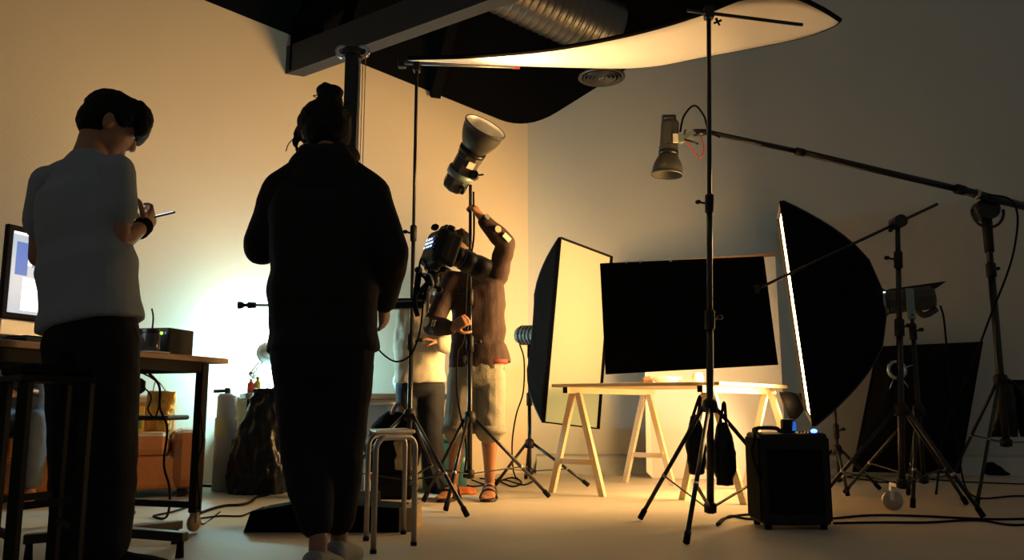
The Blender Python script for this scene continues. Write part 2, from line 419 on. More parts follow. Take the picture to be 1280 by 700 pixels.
# S1: tall stand in the middle, carries the reflector
f1 = onz(858, 681); f2 = onz(800, 651); f3 = onz(1003, 640); cS1 = (f1 + f2 + f3) / 3; cS1.x = at(888, 634, cS1.y).x
s1t = at(886, 12, cS1.y)
S1, s1p = stand('light_stand', cS1, s1t.z, 'tallest black light stand with two dark sandbags hanging from its tripod collar', at(888, 507, cS1.y).z, at(888, 634, cS1.y).z,
    [f1, f2, f3], 0.018, 0.011, (at(886, 400, cS1.y).z, at(886, 255, cS1.y).z), lean=V((s1t.x - cS1.x, 0, 0)))
e0, e1 = s1p(s1t.z - 0.02), at(1003, 31, 4.28)
MB().cyl(e0 + (e0 - e1).normalized() * 0.12, e1, 0.0095, 0.0095, 12).build('cross_arm', 'black_metal', S1)
MB().box(e0, (0.05, 0.05, 0.07), bevel=0.008).build('grip_head', 'black_metal', S1)
gk = e0 + V((0.04, -0.02, -0.06))
mb = MB()
for k in range(4): mb.bar(gk, gk + V((math.cos(k * PI / 2 + .4) * 0.022, -0.004, math.sin(k * PI / 2 + .4) * 0.022)), 0.01, 0.01)
mb.build('grip_knob', 'black_plastic', S1)
# sandbags hang on the collar
for px, py, w, h, lab in ((870, 556, 0.050, 0.150, 'narrow dark sandbag hanging behind the front leg of the tallest stand'), (905, 567, 0.056, 0.155, 'fat dark sandbag with a shiny seam hanging from the tallest stand')):
    b = at(px, py, cS1.y + (0.15 if px < 890 else .06)); t = thing('sandbag', b, lab, 'sandbag')
    mb = MB(); rg = []
    for k in range(11):
        u = k / 10; z = h - 2 * h * u; wd_ = w * (0.30 + 0.75 * math.sin(min(1, u * 1.25 + .08) * PI * .62)) * (1 if u < .9 else .8)
        rg.append((b + V((0, 0, z)), V((wd_, 0, 0)), V((0, wd_ * .6, 0))))
    mb.loft(rg, 16, 2.2); blob(mb, 'bag_body', 'black_bag', t, vox=0.008, it=2, wr=0.006, wf=14, seed=px)
    MB().tube(catmull([b + V((-w * .3, 0, h * .9)), b + V((0.01 if px > 890 else .03, 0, h + 0.10)), b + V((w * .3, 0, h * .9))], 6), 0.008, 8).build('strap', 'black_fabric', t)

# S2: slim stand at the other end of the reflector
cS2 = V((at(512, 520, 4.9).x, 4.9, 0)); s2t = at(521, 84, 4.9)
f1 = onz(580, 640); f2 = onz(548, 612); f3 = onz(478, 606)
S2, s2p = stand('light_stand', cS2, s2t.z, 'slim black light stand beside the hooded woman, under the reflector tip', at(512, 518, 4.9).z, at(511, 600, 4.9).z,
    [onz(584, 647), V((-0.46, 5.60, 0)), V((-1.10, 4.75, 0))], 0.015, 0.010, (at(513, 428, 4.9).z, at(515, 292, 4.9).z), lean=V((s2t.x - cS2.x, 0, 0)))
g = s2p(s2t.z)
MB().cyl(at(505, 79.5, 4.90), at(648, 84.5, 5.04), 0.007, 0.008, 10).build('cross_arm', 'steel', S2)
MB().box(g, (0.045, 0.06, 0.06), bevel=0.008).build('grip_head', 'black_metal', S2)
MB().box(at(503, 80, 4.93), (0.05, 0.05, 0.05), bevel=0.006).build('clamp', 'black_metal', S2)
tag(MB().box(at(645, 84.5, 5.04), (0.05, 0.02, 0.016), bevel=0.004).build('spring_clip', 'red', None, at(645, 84.5, 5.04)), 'tiny red clip on the rod along the overhead reflector', 'clip')

# overhead reflector
Ncur = [(510, 73, 4.97), (600, 70, 4.82), (700, 60, 4.64), (800, 40, 4.44), (880, 16, 4.26), (930, -3, 4.16), (985, -6, 4.18), (1024, 9, 4.32), (1050, 25, 4.5)]
Fcur = [(510, 76, 4.99), (640, 80.5, 5.15), (790, 85, 5.15), (880, 71, 5.05), (990, 50, 4.84), (1035, 36, 4.65), (1050, 27, 4.52)]
def resample(pts, n):
    q = catmull(pts, 12); d = [0]
    for a, b in zip(q, q[1:]): d.append(d[-1] + (b - a).length)
    out = []; j = 0
    for k in range(n):
        t = d[-1] * k / (n - 1)
        while j < len(d) - 2 and d[j + 1] < t: j += 1
        w = (t - d[j]) / max(1e-9, d[j + 1] - d[j]); out.append(q[j].lerp(q[j + 1], w))
    return out
NU, NV = 40, 8
n_ = resample([at(*p) for p in Ncur], NU); f_ = resample([at(*p) for p in Fcur], NU)
mb = MB(); vs = []; fs = []
for i in range(NU):
    for j in range(NV):
        w = j / (NV - 1); vs.append(n_[i].lerp(f_[i], w) + V((0, 0, -0.05 * math.sin(PI * w) * math.sin(PI * i / (NU - 1)))))
for i in range(NU - 1):
    for j in range(NV - 1): fs.append((i * NV + j, i * NV + j + 1, (i + 1) * NV + j + 1, (i + 1) * NV + j))
mb.add(vs, fs, True)
ref_o = thing('overhead_reflector', at(780, 62, 4.8), 'large oval white reflector sheet stretched flat above the set', 'reflector')
mb.build('white_fabric', 'reflector_white', ref_o, solid=0.006)
mb = MB(); up = [v + V((0, 0, 0.012)) for v in vs]; mb.add(up, fs, True); mb.build('black_backing', 'black_fabric', ref_o, solid=0.006)
MB().tube(n_, 0.013, 8).build('rim', 'black_fabric', ref_o); MB().tube(f_, 0.006, 8).build('rim', 'black_fabric', ref_o)

# ------------------------------------------------------------------ lamp heads
def lamp_head(name, mouth, axis, label, L=0.34, rh=0.062, rd=0.135, ld=0.19, housing='lamp_housing', hint=(0, 0, 1), sticker=None, dish='lamp_housing', lampcol=None, power=0, spot=1.9, plate='bracket_green', glow=None, lining='dish_inside'):
    """mouth = centre of the dish opening, axis points out of the mouth"""
    a = nrm(axis); mouth = V(mouth); back = mouth - a * (L + ld)
    t = thing(name, back, label, 'studio lamp')
    mb = MB(); prof = []
    for k in range(9):
        u = k / 8; prof.append((ld * u, rh * 0.8 + (rd - rh * 0.8) * (math.sin(u * PI / 2) ** 0.85)))
    o = mouth - a * ld
    mb.lathe(o, a, prof + [(ld + 0.004, rd + 0.006), (ld + 0.012, rd + 0.006), (ld + 0.012, rd - 0.002)], 32)
    r_ = mb.build('dish', dish, t)
    mb = MB(); mb.lathe(o, a, [(d + 0.004, q - 0.004) for d, q in prof] + [(ld + 0.010, rd - 0.003)], 32); mb.build('dish_lining', lining, r_)
    MB().ball(o + a * 0.05, (0.022, 0.022, 0.03), 12, Matrix(frame(a)).transposed()).build('flash_tube', 'white_plastic' if not glow else glow, r_)
    mb = MB(); mb.lathe(back, a, [(0, 0), (0, rh * .78), (0.012, rh * .95), (0.03, rh), (L - 0.05, rh), (L - 0.045, rh * 1.06), (L - 0.01, rh * 1.06), (L, rh * .8), (L, 0)], 8, smooth=False, hint=hint)
    mb.build('housing', housing, t)
    MB().lathe(back, a, [(L - 0.012, rh * 1.09), (L + 0.012, rh * 1.09), (L + 0.012, rh * .8), (L - 0.012, rh * .8)], 24, close=True).build('lock_ring', 'black_metal', t)
    if power:
        ld_ = bpy.data.lights.new(name + '_light', 'SPOT'); ld_.energy = power; ld_.color = lampcol or WARM; ld_.spot_size = spot; ld_.spot_blend = 0.6; ld_.shadow_soft_size = 0.05
        lo = bpy.data.objects.new('lamp_light', ld_); COL.objects.link(lo); lo.parent = t
        lo.location = (o + a * (ld * .75)) - back; lo.rotation_euler = a.to_track_quat('-Z', 'Y').to_euler()
    return t, back, a

# S3 + lamp that the man holds up
cS3 = V((at(587, 592, 5.0).x, 5.0, 0)); s3t = at(588, 231, 5.0)
S3, s3p = stand('light_stand', cS3, s3t.z, 'black light stand gripped by the man in the brown shirt', at(586, 521, 5.0).z, at(587, 592, 5.0).z,
    [onz(557, 640), onz(686, 622), V((-0.53, 5.12, 0))], 0.015, 0.010, (at(587, 430, 5.0).z, at(587, 372, 5.0).z), lean=V((s3t.x - cS3.x, 0, 0)))
b3, m3 = at(566, 236, 5.04), at(606, 160, 4.80)
ax3 = nrm(m3 - b3)
H3, bk3, _ = lamp_head('studio_lamp', m3, ax3, 'studio lamp with wide dish tilted up towards the reflector, held by the raised hand', L=0.28, rh=0.078, rd=0.128, ld=0.165, power=P_BOUNCE, spot=2.05, hint=(0, -1, 0), glow=None)
r3, u3, _ = frame(ax3, (0, -1, 0))
mid3 = bk3 + ax3 * 0.12
MB().lathe(mid3, ax3, [(-0.02, 0.081), (-0.02, 0.088), (0.02, 0.088), (0.02, 0.081)], 24, close=True).build('bracket_band', 'bracket_green', H3)
jb = mid3 + V((0.085, -0.05, -0.03))
MB().bar(mid3 + V((0.06, -0.04, 0)), jb, 0.03, 0.03).cyl(jb + V((0, -0.03, 0)), jb + V((0, 0.03, 0)), 0.026).cyl(jb, jb + V((0.055, -0.02, 0.0)), 0.006).build('tilt_joint', 'black_metal', H3)
pq = V((.5, -.85, .0)); pq = nrm(pq - ax3 * pq.dot(ax3))
MB().bar(bk3 + ax3 * 0.195 + pq * .076, bk3 + ax3 * 0.24 + pq * .076, 0.045, 0.010, hint=pq).build('label_plate', 'sticker', H3)
MB().tube(catmull([bk3 + r3 * 0.02 + V((0.02, -.07, 0.05)), bk3 + V((0.07, -.08, -0.02)), bk3 + V((0.06, -.06, -0.045))], 6), 0.012, 8).build('handle', 'black_plastic', H3)
tag(MB().tube(catmull([s3p(s3t.z - .05) + V((.02, -.02, 0)), at(592, 300, 4.97), at(584, 340, 4.95), at(580, 420, 4.95), at(572, 440, 4.95), at(571, 480, 4.96), at(574, 510, 4.97), at(583, 560, 4.98), at(580, 597, 4.98)], 6), 0.006, 8).build('power_cable', 'black_rubber', None, cS3),
    'black cable running down the stand held by the man in the brown shirt', 'cable')

# ------------------------------------------------------------------ softboxes
def softbox(name, fc, n, u, w, h, depth, label, diff, ring_off=0.0, bulge=0.55):
    """fc centre of the front, n normal pointing out of the front"""
    n = nrm(n); u = nrm(V(u) - n * V(u).dot(n)); r = u.cross(n); fc = V(fc)
    t = thing(name, fc - n * depth, label, 'softbox')
    K = 8; rr = 0.075
    def prof(k):
        s_ = k / K; d = depth * s_; q = (1 - s_) ** bulge; return d, q
    cor = [(1, 1), (-1, 1), (-1, -1), (1, -1)]
    def pt(k, i, w0=w, h0=h):
        d, q = prof(k); hw = rr + (w0 / 2 - rr) * q; hh = rr + (h0 / 2 - rr) * q
        return fc - n * d + r * (cor[i][0] * hw) + u * (cor[i][1] * hh)
    for i in range(4):                                  # four fabric panels
        j = (i + 1) % 4; mb = MB(); vs = []; fs = []; m_ = 6
        for k in range(K + 1):
            a, b = pt(k, i), pt(k, j); sag = 0.05 * math.sin(PI * k / K) * min(w, h)
            inn = ((a + b) / 2 - (fc - n * prof(k)[0])).normalized()
            for q in range(m_ + 1):
                x = q / m_; vs.append(a.lerp(b, x) - inn * (sag * math.sin(PI * x)))
        for k in range(K):
            for q in range(m_): fs.append((k * (m_ + 1) + q, k * (m_ + 1) + q + 1, (k + 1) * (m_ + 1) + q + 1, (k + 1) * (m_ + 1) + q))
        mb.add(vs, fs, True); mb.build('fabric_panel', 'black_fabric', t, solid=0.004)
        MB().tube([pt(k, i) for k in range(K + 1)], 0.006, 8).build('rod', 'black_metal', t)
        # lip around the front
        a, b = pt(0, i), pt(0, j)
        MB().add([a, b, b + n * 0.022, a + n * 0.022], [(0, 1, 2, 3)]).build('lip', 'black_fabric', t, solid=0.005)
    mb = MB(); vs = []; fs = []; g = 8
    for i in range(g + 1):
        for j in range(g + 1):
            x, y = i / g * 2 - 1, j / g * 2 - 1
            vs.append(fc + r * (x * (w / 2 - .008)) + u * (y * (h / 2 - .008)) + n * (0.0 + 0.012 * (1 - x * x) * (1 - y * y)))
    for i in range(g):
        for j in range(g): fs.append((i * (g + 1) + j, i * (g + 1) + j + 1, (i + 1) * (g + 1) + j + 1, (i + 1) * (g + 1) + j))
    mb.add(vs, fs, True); mb.build('diffuser', diff, t)
    MB().lathe(fc - n * (depth + 0.01), n, [(0, 0.085), (0.03, 0.085), (0.03, 0.065), (0, 0.065)], 24, close=True).build('speed_ring', 'steel', t)
    return t, n, u, r
# right-hand key softbox
ft, fb = at(979, 251, 4.72), at(1020, 532, 4.80)
kn = V((-math.cos(math.radians(17.2)), math.sin(math.radians(17.2)), -0.13)); ku = nrm(ft - fb)
kn = nrm(kn - ku * kn.dot(ku)); kr = ku.cross(kn); hK = (ft - fb).length; wK = 0.85
near = (ft + fb) / 2; sgn = -1 if kr.y < 0 else 1
fcK = near + kr * sgn * (wK / 2)
KEY, _, _, _ = softbox('softbox', fcK, kn, ku, wK, hK, 0.50, 'big black softbox seen from the side with a glowing sliver of its front', 'key_diffuser')
apK = fcK - kn * 0.51
al_ = bpy.data.lights.new('softbox_beam', 'AREA'); al_.shape = 'RECTANGLE'; al_.size = wK - .04; al_.size_y = hK - .04; al_.energy = P_KEYLAMP; al_.color = (1.0, .56, .20); al_.spread = 1.9
ao = bpy.data.objects.new('softbox_light', al_); COL.objects.link(ao); ao.parent = KEY
ao.matrix_local = Matrix.Translation(fcK + kn * .02 - ORG[KEY.name]) @ Matrix((kr, ku, -kn)).transposed().to_4x4()
# its lamp on S6
lampK = thing('studio_lamp', apK, 'dark studio lamp behind the big side-on softbox, on a pale bracket', 'studio lamp')
bx0, bx1 = apK + kn * 0.02, apK - kn * 0.31
kx = nrm(bx1 - bx0)
MB().lathe(bx0, kx, [(0, 0), (0, .085), (.03, .085), (.04, .075), (.28, .075), (.30, .06), (.30, 0)], 10, smooth=False).build('housing', 'lamp_housing', lampK)
MB().prism([bx0 + kx * .05 + V((0, -.03, .076)), bx0 + kx * .36 + V((0, -.03, .082)), bx0 + kx * .30 + V((0, -.03, .045)), bx0 + kx * .06 + V((0, -.03, .06))], (0, .07, 0)).build('visor', 'black_plastic', lampK)
MB().tube(catmull([bx0 + kx * .2 + V((0, 0, -.07)), bx0 + kx * .24 + V((0, 0, -.105)), bx0 + kx * .31 + V((0, 0, -.075))], 5), 0.018, 8).build('handle', 'lamp_housing', lampK)
brk = bx0 + kx * 0.13
MB().bar(brk + V((0, -.085, .06)), brk + V((0, -.085, -.11)), 0.045, 0.008, hint=(0, -1, 0)).cyl(brk + V((0, -.085, -.11)), brk + V((0, -.093, -.11)), 0.026).build('bracket', 'bracket_green', lampK)
MB().cyl(brk + V((0, -.095, -.10)), brk + V((0, -.1, -.10)), 0.006).build('bolt', 'black_metal', lampK)
MB().ball(bx0 + V((-.0, -.06, .05)), .012, 8).build('pilot_light', 'ui_white', lampK)
cS6 = V((brk.x, brk.y - .09, 0)); zt6 = brk.z - .12
S6, s6p = stand('light_stand', cS6, zt6, 'thin black light stand under the lamp of the big side-on softbox', 0.55, 0.16,
    [onz(1141, 637), onz(1163, 629) + V((.08, .45, 0)), onz(1056, 617)], 0.013, 0.010, (at(1140, 415, cS6.y).z,))
tag(MB().tube(catmull([bx1 + V((0, 0, -.06)), at(1180, 400, bx1.y + .05), at(1185, 450, bx1.y + .1), at(1195, 530, bx1.y + .1), at(1204, 600, 5.6), onz(1222, 622, .01), onz(1270, 620, .01), onz(1330, 622, .01)], 6), 0.006, 8).build('power_cable', 'black_rubber', None, bx1),
    'black cable dropping from the lamp of the side-on softbox', 'cable')

# left-hand strip softbox
TL, TR, BR_, BL = at(697, 302, 5.74), at(765, 316, 6.20), at(745, 535, 6.16), at(680, 529, 5.70)
fcL = (TL + TR + BR_ + BL) / 4; uL = nrm((TL + TR) - (BL + BR_)); rL = nrm((TR + BR_) - (TL + BL)); nL = rL.cross(uL)
nL = nL if nL.y < 0 else -nL
wL_ = ((TR - TL).length + (BR_ - BL).length) / 2; hL_ = ((TL - BL).length + (TR - BR_).length) / 2
if True:
    STRIP, nL2, uL2, rL2 = softbox('softbox', fcL, nL, uL, wL_, hL_, 0.36, 'upright softbox showing its whole glowing cream front beside the trestle table', 'strip_diffuser', bulge=0.5)
apL = fcL - nL * 0.37
lampL = thing('studio_lamp', apL, 'pale grey studio lamp behind the cream-fronted upright softbox', 'studio lamp')
MB().lathe(apL + nL * .02, -nL, [(0, 0), (0, .08), (.03, .08), (.035, .07), (.20, .07), (.22, .062), (.22, 0)], 12, smooth=False).build('housing', 'lamp_grey', lampL)
for k in range(4):
    MB().lathe(apL - nL * (0.05 + .035 * k), -nL, [(0, .071), (0, .076), (.012, .076), (.012, .071)], 16).build('cooling_fin', 'lamp_grey', lampL)
bl_ = apL - nL * .1
MB().bar(bl_ + V((0, 0, -.06)), bl_ + V((0, 0, -.17)), .04, .03).build('bracket', 'black_metal', lampL)
cS7 = V((bl_.x, bl_.y, 0)); px7 = 640 + F * cS7.x / cS7.y
S7, s7p = stand('light_stand', cS7, bl_.z - .15, 'black light stand below the pale grey lamp of the cream-fronted softbox', 0.30, 0.10,
    [onz(619, 608), V((cS7.x + .42, cS7.y - .15, 0)), V((cS7.x - .02, cS7.y + .5, 0))], 0.014, 0.010, (0.62,))
tag(MB().tube(catmull([bl_ - nL * .1 + V((0, 0, -.06)), at(655, 450, bl_.y - .03), at(654, 490, bl_.y - .05), at(645, 520, bl_.y - .1), at(640, 560, bl_.y - .1), onz(645, 597, .01), onz(668, 598, .01), onz(655, 606, .01), onz(630, 600, .01), onz(610, 606, .01), onz(590, 600, .01)], 6), 0.006, 8).build('power_cable', 'black_rubber', None, bl_),
    'thin black cable hanging from the pale grey lamp of the upright softbox', 'cable')

# ------------------------------------------------------------------ boom and its lamp
cS5 = V((at(1258, 556, 5.6).x, 5.6, 0)); zt5 = at(1256, 262, 5.6).z
S5, s5p = stand('boom_stand', cS5, zt5, 'heavy black boom stand by the back wall carrying the long boom arm', at(1262, 474, 5.6).z, at(1262, 553, 5.6).z,
    [V((cS5.x - .62, cS5.y - .72, 0)), V((cS5.x + .75, cS5.y - .55, 0)), V((cS5.x + .1, cS5.y + .95, 0))], 0.024, 0.020, (at(1258, 338, 5.6).z,), cat='boom stand', spread=0.52)
MB().cyl(s5p(zt5 - .02), s5p(zt5 - .30), 0.035, 0.03, 14).build('grip_sleeve', 'black_plastic', S5)
MB().cyl(s5p(zt5) + V((0, -.05, 0)), s5p(zt5) + V((0, .05, 0)), 0.075, .075, 20).build('pivot', 'black_metal', S5)
mb = MB(); pz_ = s5p(zt5)
mb.tube([pz_ + V((math.cos(a) * .11, -.02, math.sin(a) * .11 - .02)) for a in [PI * (.95 + .11 * k) for k in range(11)]], 0.01, 8); mb.build('yoke', 'black_metal', S5)
bm0, bm1, bm2 = at(884, 165, 5.5), pz_ + V((0, -.08, .06)), at(1330, 270, 5.66)
bm = [bm0, at(1000, 190, 5.5), at(1110, 216, 5.5), at(1200, 237, 5.51), bm1, bm2]
BOOM = thing('lighting_boom', bm1, 'long black telescopic boom arm reaching out over the set', 'boom arm')
MB().cyl(bm[0], bm[1], 0.017, 0.018, 12).build('inner_tube', 'black_metal', BOOM)
MB().tube([bm[1], bm[2], bm[3]], 0.023, 12).build('outer_tube', 'black_metal', BOOM)
MB().tube([bm[3], bm1, bm2], 0.028, 12).build('counter_tube', 'black_metal', BOOM)
for p, q in ((1, 0.027), (3, 0.034)):
    d = nrm(bm[p] - bm[p - 1]); MB().cyl(bm[p] - d * .03, bm[p] + d * .03, q, q, 14).build('clamp_collar', 'black_plastic', BOOM)
d_ = nrm(bm1 - bm[3]); cl = bm[3] + d_ * .12
MB().cyl(cl - d_ * .012, cl + d_ * .012, 0.036, .036, 14).build('tape_band', 'steel', BOOM)
tag(MB().tube(catmull([at(1235, 243, 5.46), at(1262, 249, 5.46), at(1272, 270, 5.46), at(1268, 310, 5.5), at(1258, 345, 5.53), at(1240, 390, 5.5), at(1225, 430, 5.5), at(1205, 480, 5.5), at(1180, 545, 5.45), onz(1170, 618, .01)], 6), 0.007, 8).build('power_cable', 'black_rubber', None, cS5), 'black cable looping over the boom pivot and slanting down to the floor', 'cable')
mouth = at(834, 217, 5.5)
axb = nrm(at(834, 217, 5.5) - at(838, 150, 5.5))
LB, bkB, _ = lamp_head('studio_lamp', mouth, axb, 'drab studio lamp with bell dish hanging mouth down from the boom tip', L=0.235, rh=0.062, rd=0.105, ld=0.145, hint=(0, -1, 0), lining='lamp_housing')
hp = bkB + V((0, 0, 0))
MB().box(hp + V((-.01, 0, .03)), (0.09, 0.03, 0.014), bevel=.004).box(hp + V((-.05, 0, .008)), (0.016, 0.03, 0.05)).box(hp + V((.03, 0, .008)), (0.016, 0.03, 0.05)).build('handle', 'lamp_housing', LB)
MB().box(bkB - V((0, 0, .15)) + V((.018, -.068, 0)), (0.035, 0.012, 0.065), bevel=.003).build('label_plate', 'sticker', LB)
kj = at(851, 174, 5.48)
MB().cyl(kj + V((0, -.03, 0)), kj + V((0, .03, 0)), 0.03, .03, 14).bar(kj, at(868, 165, 5.49), 0.028, 0.03).bar(kj, bkB - V((0, 0, .15)), .03, .03).build('tilt_bracket', 'bracket_green', LB)
MB().cyl(kj + V((.02, -.03, -.01)), at(873, 180, 5.46), 0.007).bar(kj + V((.02, -.02, .03)), kj + V((.03, -.02, .06)), .018, .01).build('tilt_lever', 'black_metal', LB)
MB().cyl(at(866, 166, 5.5), bm0, 0.026, .022, 12).build('spigot', 'black_metal', LB)
tag(MB().tube(catmull([bkB + V((.06, -.02, -.09)), at(855, 145, 5.48), at(868, 132, 5.47), at(880, 145, 5.48), at(886, 163, 5.47), at(900, 172, 5.47)], 8), 0.007, 8).build('power_cable', 'black_rubber', None, bm0), 'black cable arching over the lamp at the boom tip', 'cable')
tag(MB().tube(catmull([kj + V((.02, -.035, -.02)), at(866, 187, 5.47), at(876, 197, 5.47), at(880, 184, 5.47), at(876, 170, 5.47)], 8), 0.004, 6).build('cord', 'red', None, kj), 'thin red cord looped below the boom tip clamp', 'cord')
# bag hung on boom stand
bb = at(1266, 512, 5.74); t = thing('sandbag', bb, 'dark brown saddle sandbag hung on the boom stand', 'sandbag')
for sx in (-.09, .12):
    mb = MB(); mb.loft([(bb + V((sx * (.5 + .5 * u_), -.02, .18 - .36 * u_)), V((.045 + .05 * u_, 0, 0)), V((0, .03 + .04 * math.sin(PI * u_), 0))) for u_ in [k / 6 for k in range(7)]], 14)
    blob(mb, 'bag_lobe', 'black_bag', t, vox=.01, it=2, wr=.006, wf=12, seed=sx * 9)
MB().bar(bb + V((-.1, -.03, .19)), bb + V((.14, -.03, .19)), .05, .02).build('strap', 'black_fabric', t)

# S4: stand with the grip arm that holds the black board
f1 = onz(1230, 649); f2 = onz(1012, 641); cS4 = V((at(1128, 607, 4.62).x, 4.62, 0)); s4t = at(1122, 278, 4.62)
S4, s4p = stand('light_stand', cS4, s4t.z, 'black wheeled stand holding a slanted grip arm towards the black board', at(1128, 512, 4.62).z, at(1129, 604, 4.62).z,
    [f1, f2, V((cS4.x + .55, cS4.y + .40, 0))], 0.018, 0.014, (at(1126, 410, 4.62).z, at(1124, 325, 4.62).z), lean=V((s4t.x - cS4.x, 0, 0)))
g0, g1, g2 = at(945, 362, 4.72), s4p(s4t.z), at(1172, 255, 4.58)
MB().cyl(g0, g2, 0.0085, 0.0085, 12).build('grip_arm', 'black_metal', S4)
MB().cyl(g1 + V((0, -.05, 0.0)), g1 + V((0, .04, 0.0)), 0.036, .036, 18).build('grip_head', 'black_metal', S4)
MB().cyl(g1 + V((-.02, -.03, -.03)), g1 + V((-.06, -.04, -.05)), 0.008).ball(g1 + V((-.062, -.04, -.052)), .014, 8).build('grip_knob', 'black_plastic', S4)
wc = V((at(1116, 628, 4.75).x, 4.75, 0)); cas = V((wc.x, wc.y, .055))
MB().lathe(cas + V((-.005, -.012, 0)), (.35, 1, 0), [(0, 0), (0, .05), (.008, .055), (.02, .055), (.026, .05), (.026, 0)], 22).build('caster_wheel', 'steel', S4)
MB().bar(cas + V((.0, 0, .0)), cas + V((0.01, 0, .09)), .03, .035).bar(cas + V((0, 0, .09)), V((cS4.x, cS4.y, .14)), .025, .02).build('caster_fork', 'white_plastic', S4)
# black board
B = [at(750, 329, 4.78), at(955, 320, 4.74), at(973, 456, 4.72), at(757, 468, 4.76)]
nb = (B[1] - B[0]).cross(B[3] - B[0]).normalized(); nb = nb if nb.y > 0 else -nb
BB = thing('black_board', (B[2] + B[3]) / 2, 'large black foam board held tilted in front of the trestle table', 'board')
MB().prism(B, nb * 0.012).build('board', 'black_board', BB, bevel=.003)
MB().box(g0 + nb * -0.005, (.03, .02, .05), bevel=.004).build('clip', 'black_metal', BB)
for px in (783, 800, 838):
    p = at(px, 327.5 - (px - 783) * .03, 4.76); MB().box(p, (.012, .02, .01)).build('edge_tape', 'white_plastic', BB)

# ------------------------------------------------------------------ white panel behind the table
pA, pB = V((at(808, 596, 6.82).x, 6.82, 0)), V((at(984, 590, 6.55).x, 6.55, 0))
pn = V((-(pB - pA).y, (pB - pA).x, 0)).normalized(); zt = at(900, 319, 6.7).z; back = pn * 0.14
poly = [pA + V((0.05, 0, .0)), pB - V((.05, 0, 0)), pB + V((0, 0, .05)), pB + back + V((0, 0, zt)), pA + back + V((0, 0, zt - .03)), pA + V((0, 0, .05))]
PAN = thing('polystyrene_board', (pA + pB) / 2, 'tall white foam panel leaning upright behind the trestle table', 'panel')
MB().prism(poly, pn * 0.02).build('panel_board', 'foam_white', PAN, bevel=.004)
MB().bar(pA + back + V((0, -.004, zt - .028)), pB + back + V((0, -.004, zt + .002)), .012, .028).build('edge_strip', 'desk_wood', PAN)

# ------------------------------------------------------------------ trestles and table top
ZT = 0.695
def trestle(fc_, bc, label):
    fc_, bc = V(fc_), V(bc); d = (bc - fc_); d.z = 0; d.normalize(); s = V((d.y, -d.x, 0))
    t = thing('sawhorse', V((fc_.x, fc_.y, 0)), label, 'sawhorse', None)
    MB().bar(V((fc_.x, fc_.y, ZT - .02)) - d * .12, V((bc.x, bc.y, ZT - .02)) + d * .1, .035, .04).build('beam', 'pine', t)
    MB().bar(V((fc_.x, fc_.y, ZT - .02)) - d * .124, V((fc_.x, fc_.y, ZT - .02)) - d * .119, .034, .038).build('end_cap', 'black_rubber', t)
    for c in (fc_, bc):
        for q in (-1, 1):
            tp = V((c.x, c.y, ZT - .035)) + s * (q * .022); ft_ = V((c.x, c.y, 0.0)) + s * (q * .20)
            mb = MB(); w = .021; e = d * .017; o = s * w
            mb.prism([ft_ - o - e, ft_ + o - e, tp + o - e, tp - o - e], e * 2); lg = mb.build('leg', 'pine', t, bevel=.002)
            if q > 0: MB().box(V((c.x, c.y, .235)) + s * (q * .142) - d * .0185, (.022, .003, .02)).build('tape_mark', 'yellow', lg)
        MB().bar(V((c.x, c.y, .21)) - s * .15, V((c.x, c.y, .21)) + s * .15, .022, .035, hint=(0, 0, 1)).build('rung', 'pine', t)
    return t
t1f = onz(721, 618); t1b = onz(806, 605); t3f = onz(886, 624); t3b = onz(950, 606)
dv = V((0.62, 0.78, 0))
t1f.z = 0; t1b = t1f + dv * .95; t3f = V((at(886, 487, 5.15).x, 5.15, 0)); t3b = t3f + dv * .95
trestle(t1f, t1b, 'pine sawhorse with A-shaped legs under the table end beside the cream softbox')
trestle(t3f, t3b, 'pine sawhorse with A-shaped legs behind the tallest stand')
q0 = t1f - dv * .10 + V((-.10, .04, 0)); q1 = t3f - dv * .10 + V((.10, -.04, 0)); q2 = t3b + dv * .08 + V((.1, -.04, 0)); q3 = t1b + dv * .08 + V((-.10, .04, 0))
TAB = thing('table_top', V((q0.x, q0.y, ZT)), 'pale wooden table top laid across two sawhorses', 'table top')
for k in range(4):
    a0_, a1_ = k / 4, (k + 1) / 4 - .006
    e = [q0.lerp(q3, a0_), q1.lerp(q2, a0_), q1.lerp(q2, a1_), q0.lerp(q3, a1_)]
    MB().prism([V((p.x, p.y, ZT + 0.0005)) for p in e], (0, 0, .022)).build('plank', 'pine', TAB, bevel=.002)
ZTT = ZT + .0225
def tp(px, Y): return V((at(px, 470, Y).x, Y, ZTT))
b = tp(832, 5.75); d_ = thing('ceramic_dish', b, 'shallow white dish on the trestle table under the black board', 'dish')
MB().lathe(b, (0, 0, 1), [(0, 0), (0, .05), (.012, .06), (.045, .11), (.05, .11), (.045, .102), (.016, .05), (.014, 0)], 24).build('dish_bowl', 'white_plastic', d_)
MB().lathe(b + V((0, 0, .04)), (0, 0, 1), [(0, .07), (.012, .05), (.02, .0)], 16).build('dish_filling', 'cream_tee', d_)
b = tp(872, 5.6); d_ = thing('white_jar', b, 'small white jar on the trestle table beside the pole', 'jar')
MB().lathe(b, (0, 0, 1), [(0, 0), (0, .035), (.05, .038), (.06, .03), (.06, 0)], 18).build('jar_body', 'white_plastic', d_); MB().lathe(b + V((0, 0, .06)), (0, 0, 1), [(0, .031), (.015, .031), (.015, 0)], 18).build('lid', 'white_plastic', d_)
b = tp(809, 5.9); d_ = thing('wooden_block', b, 'small brown wooden block on the table under the black board', 'block')
MB().box(b + V((0, 0, .025)), (.07, .05, .05), bevel=.006).build('block_body', 'brown', d_); MB().box(b + V((0, 0, .056)), (.05, .035, .012), bevel=.003).build('block_cap', 'brown', d_)

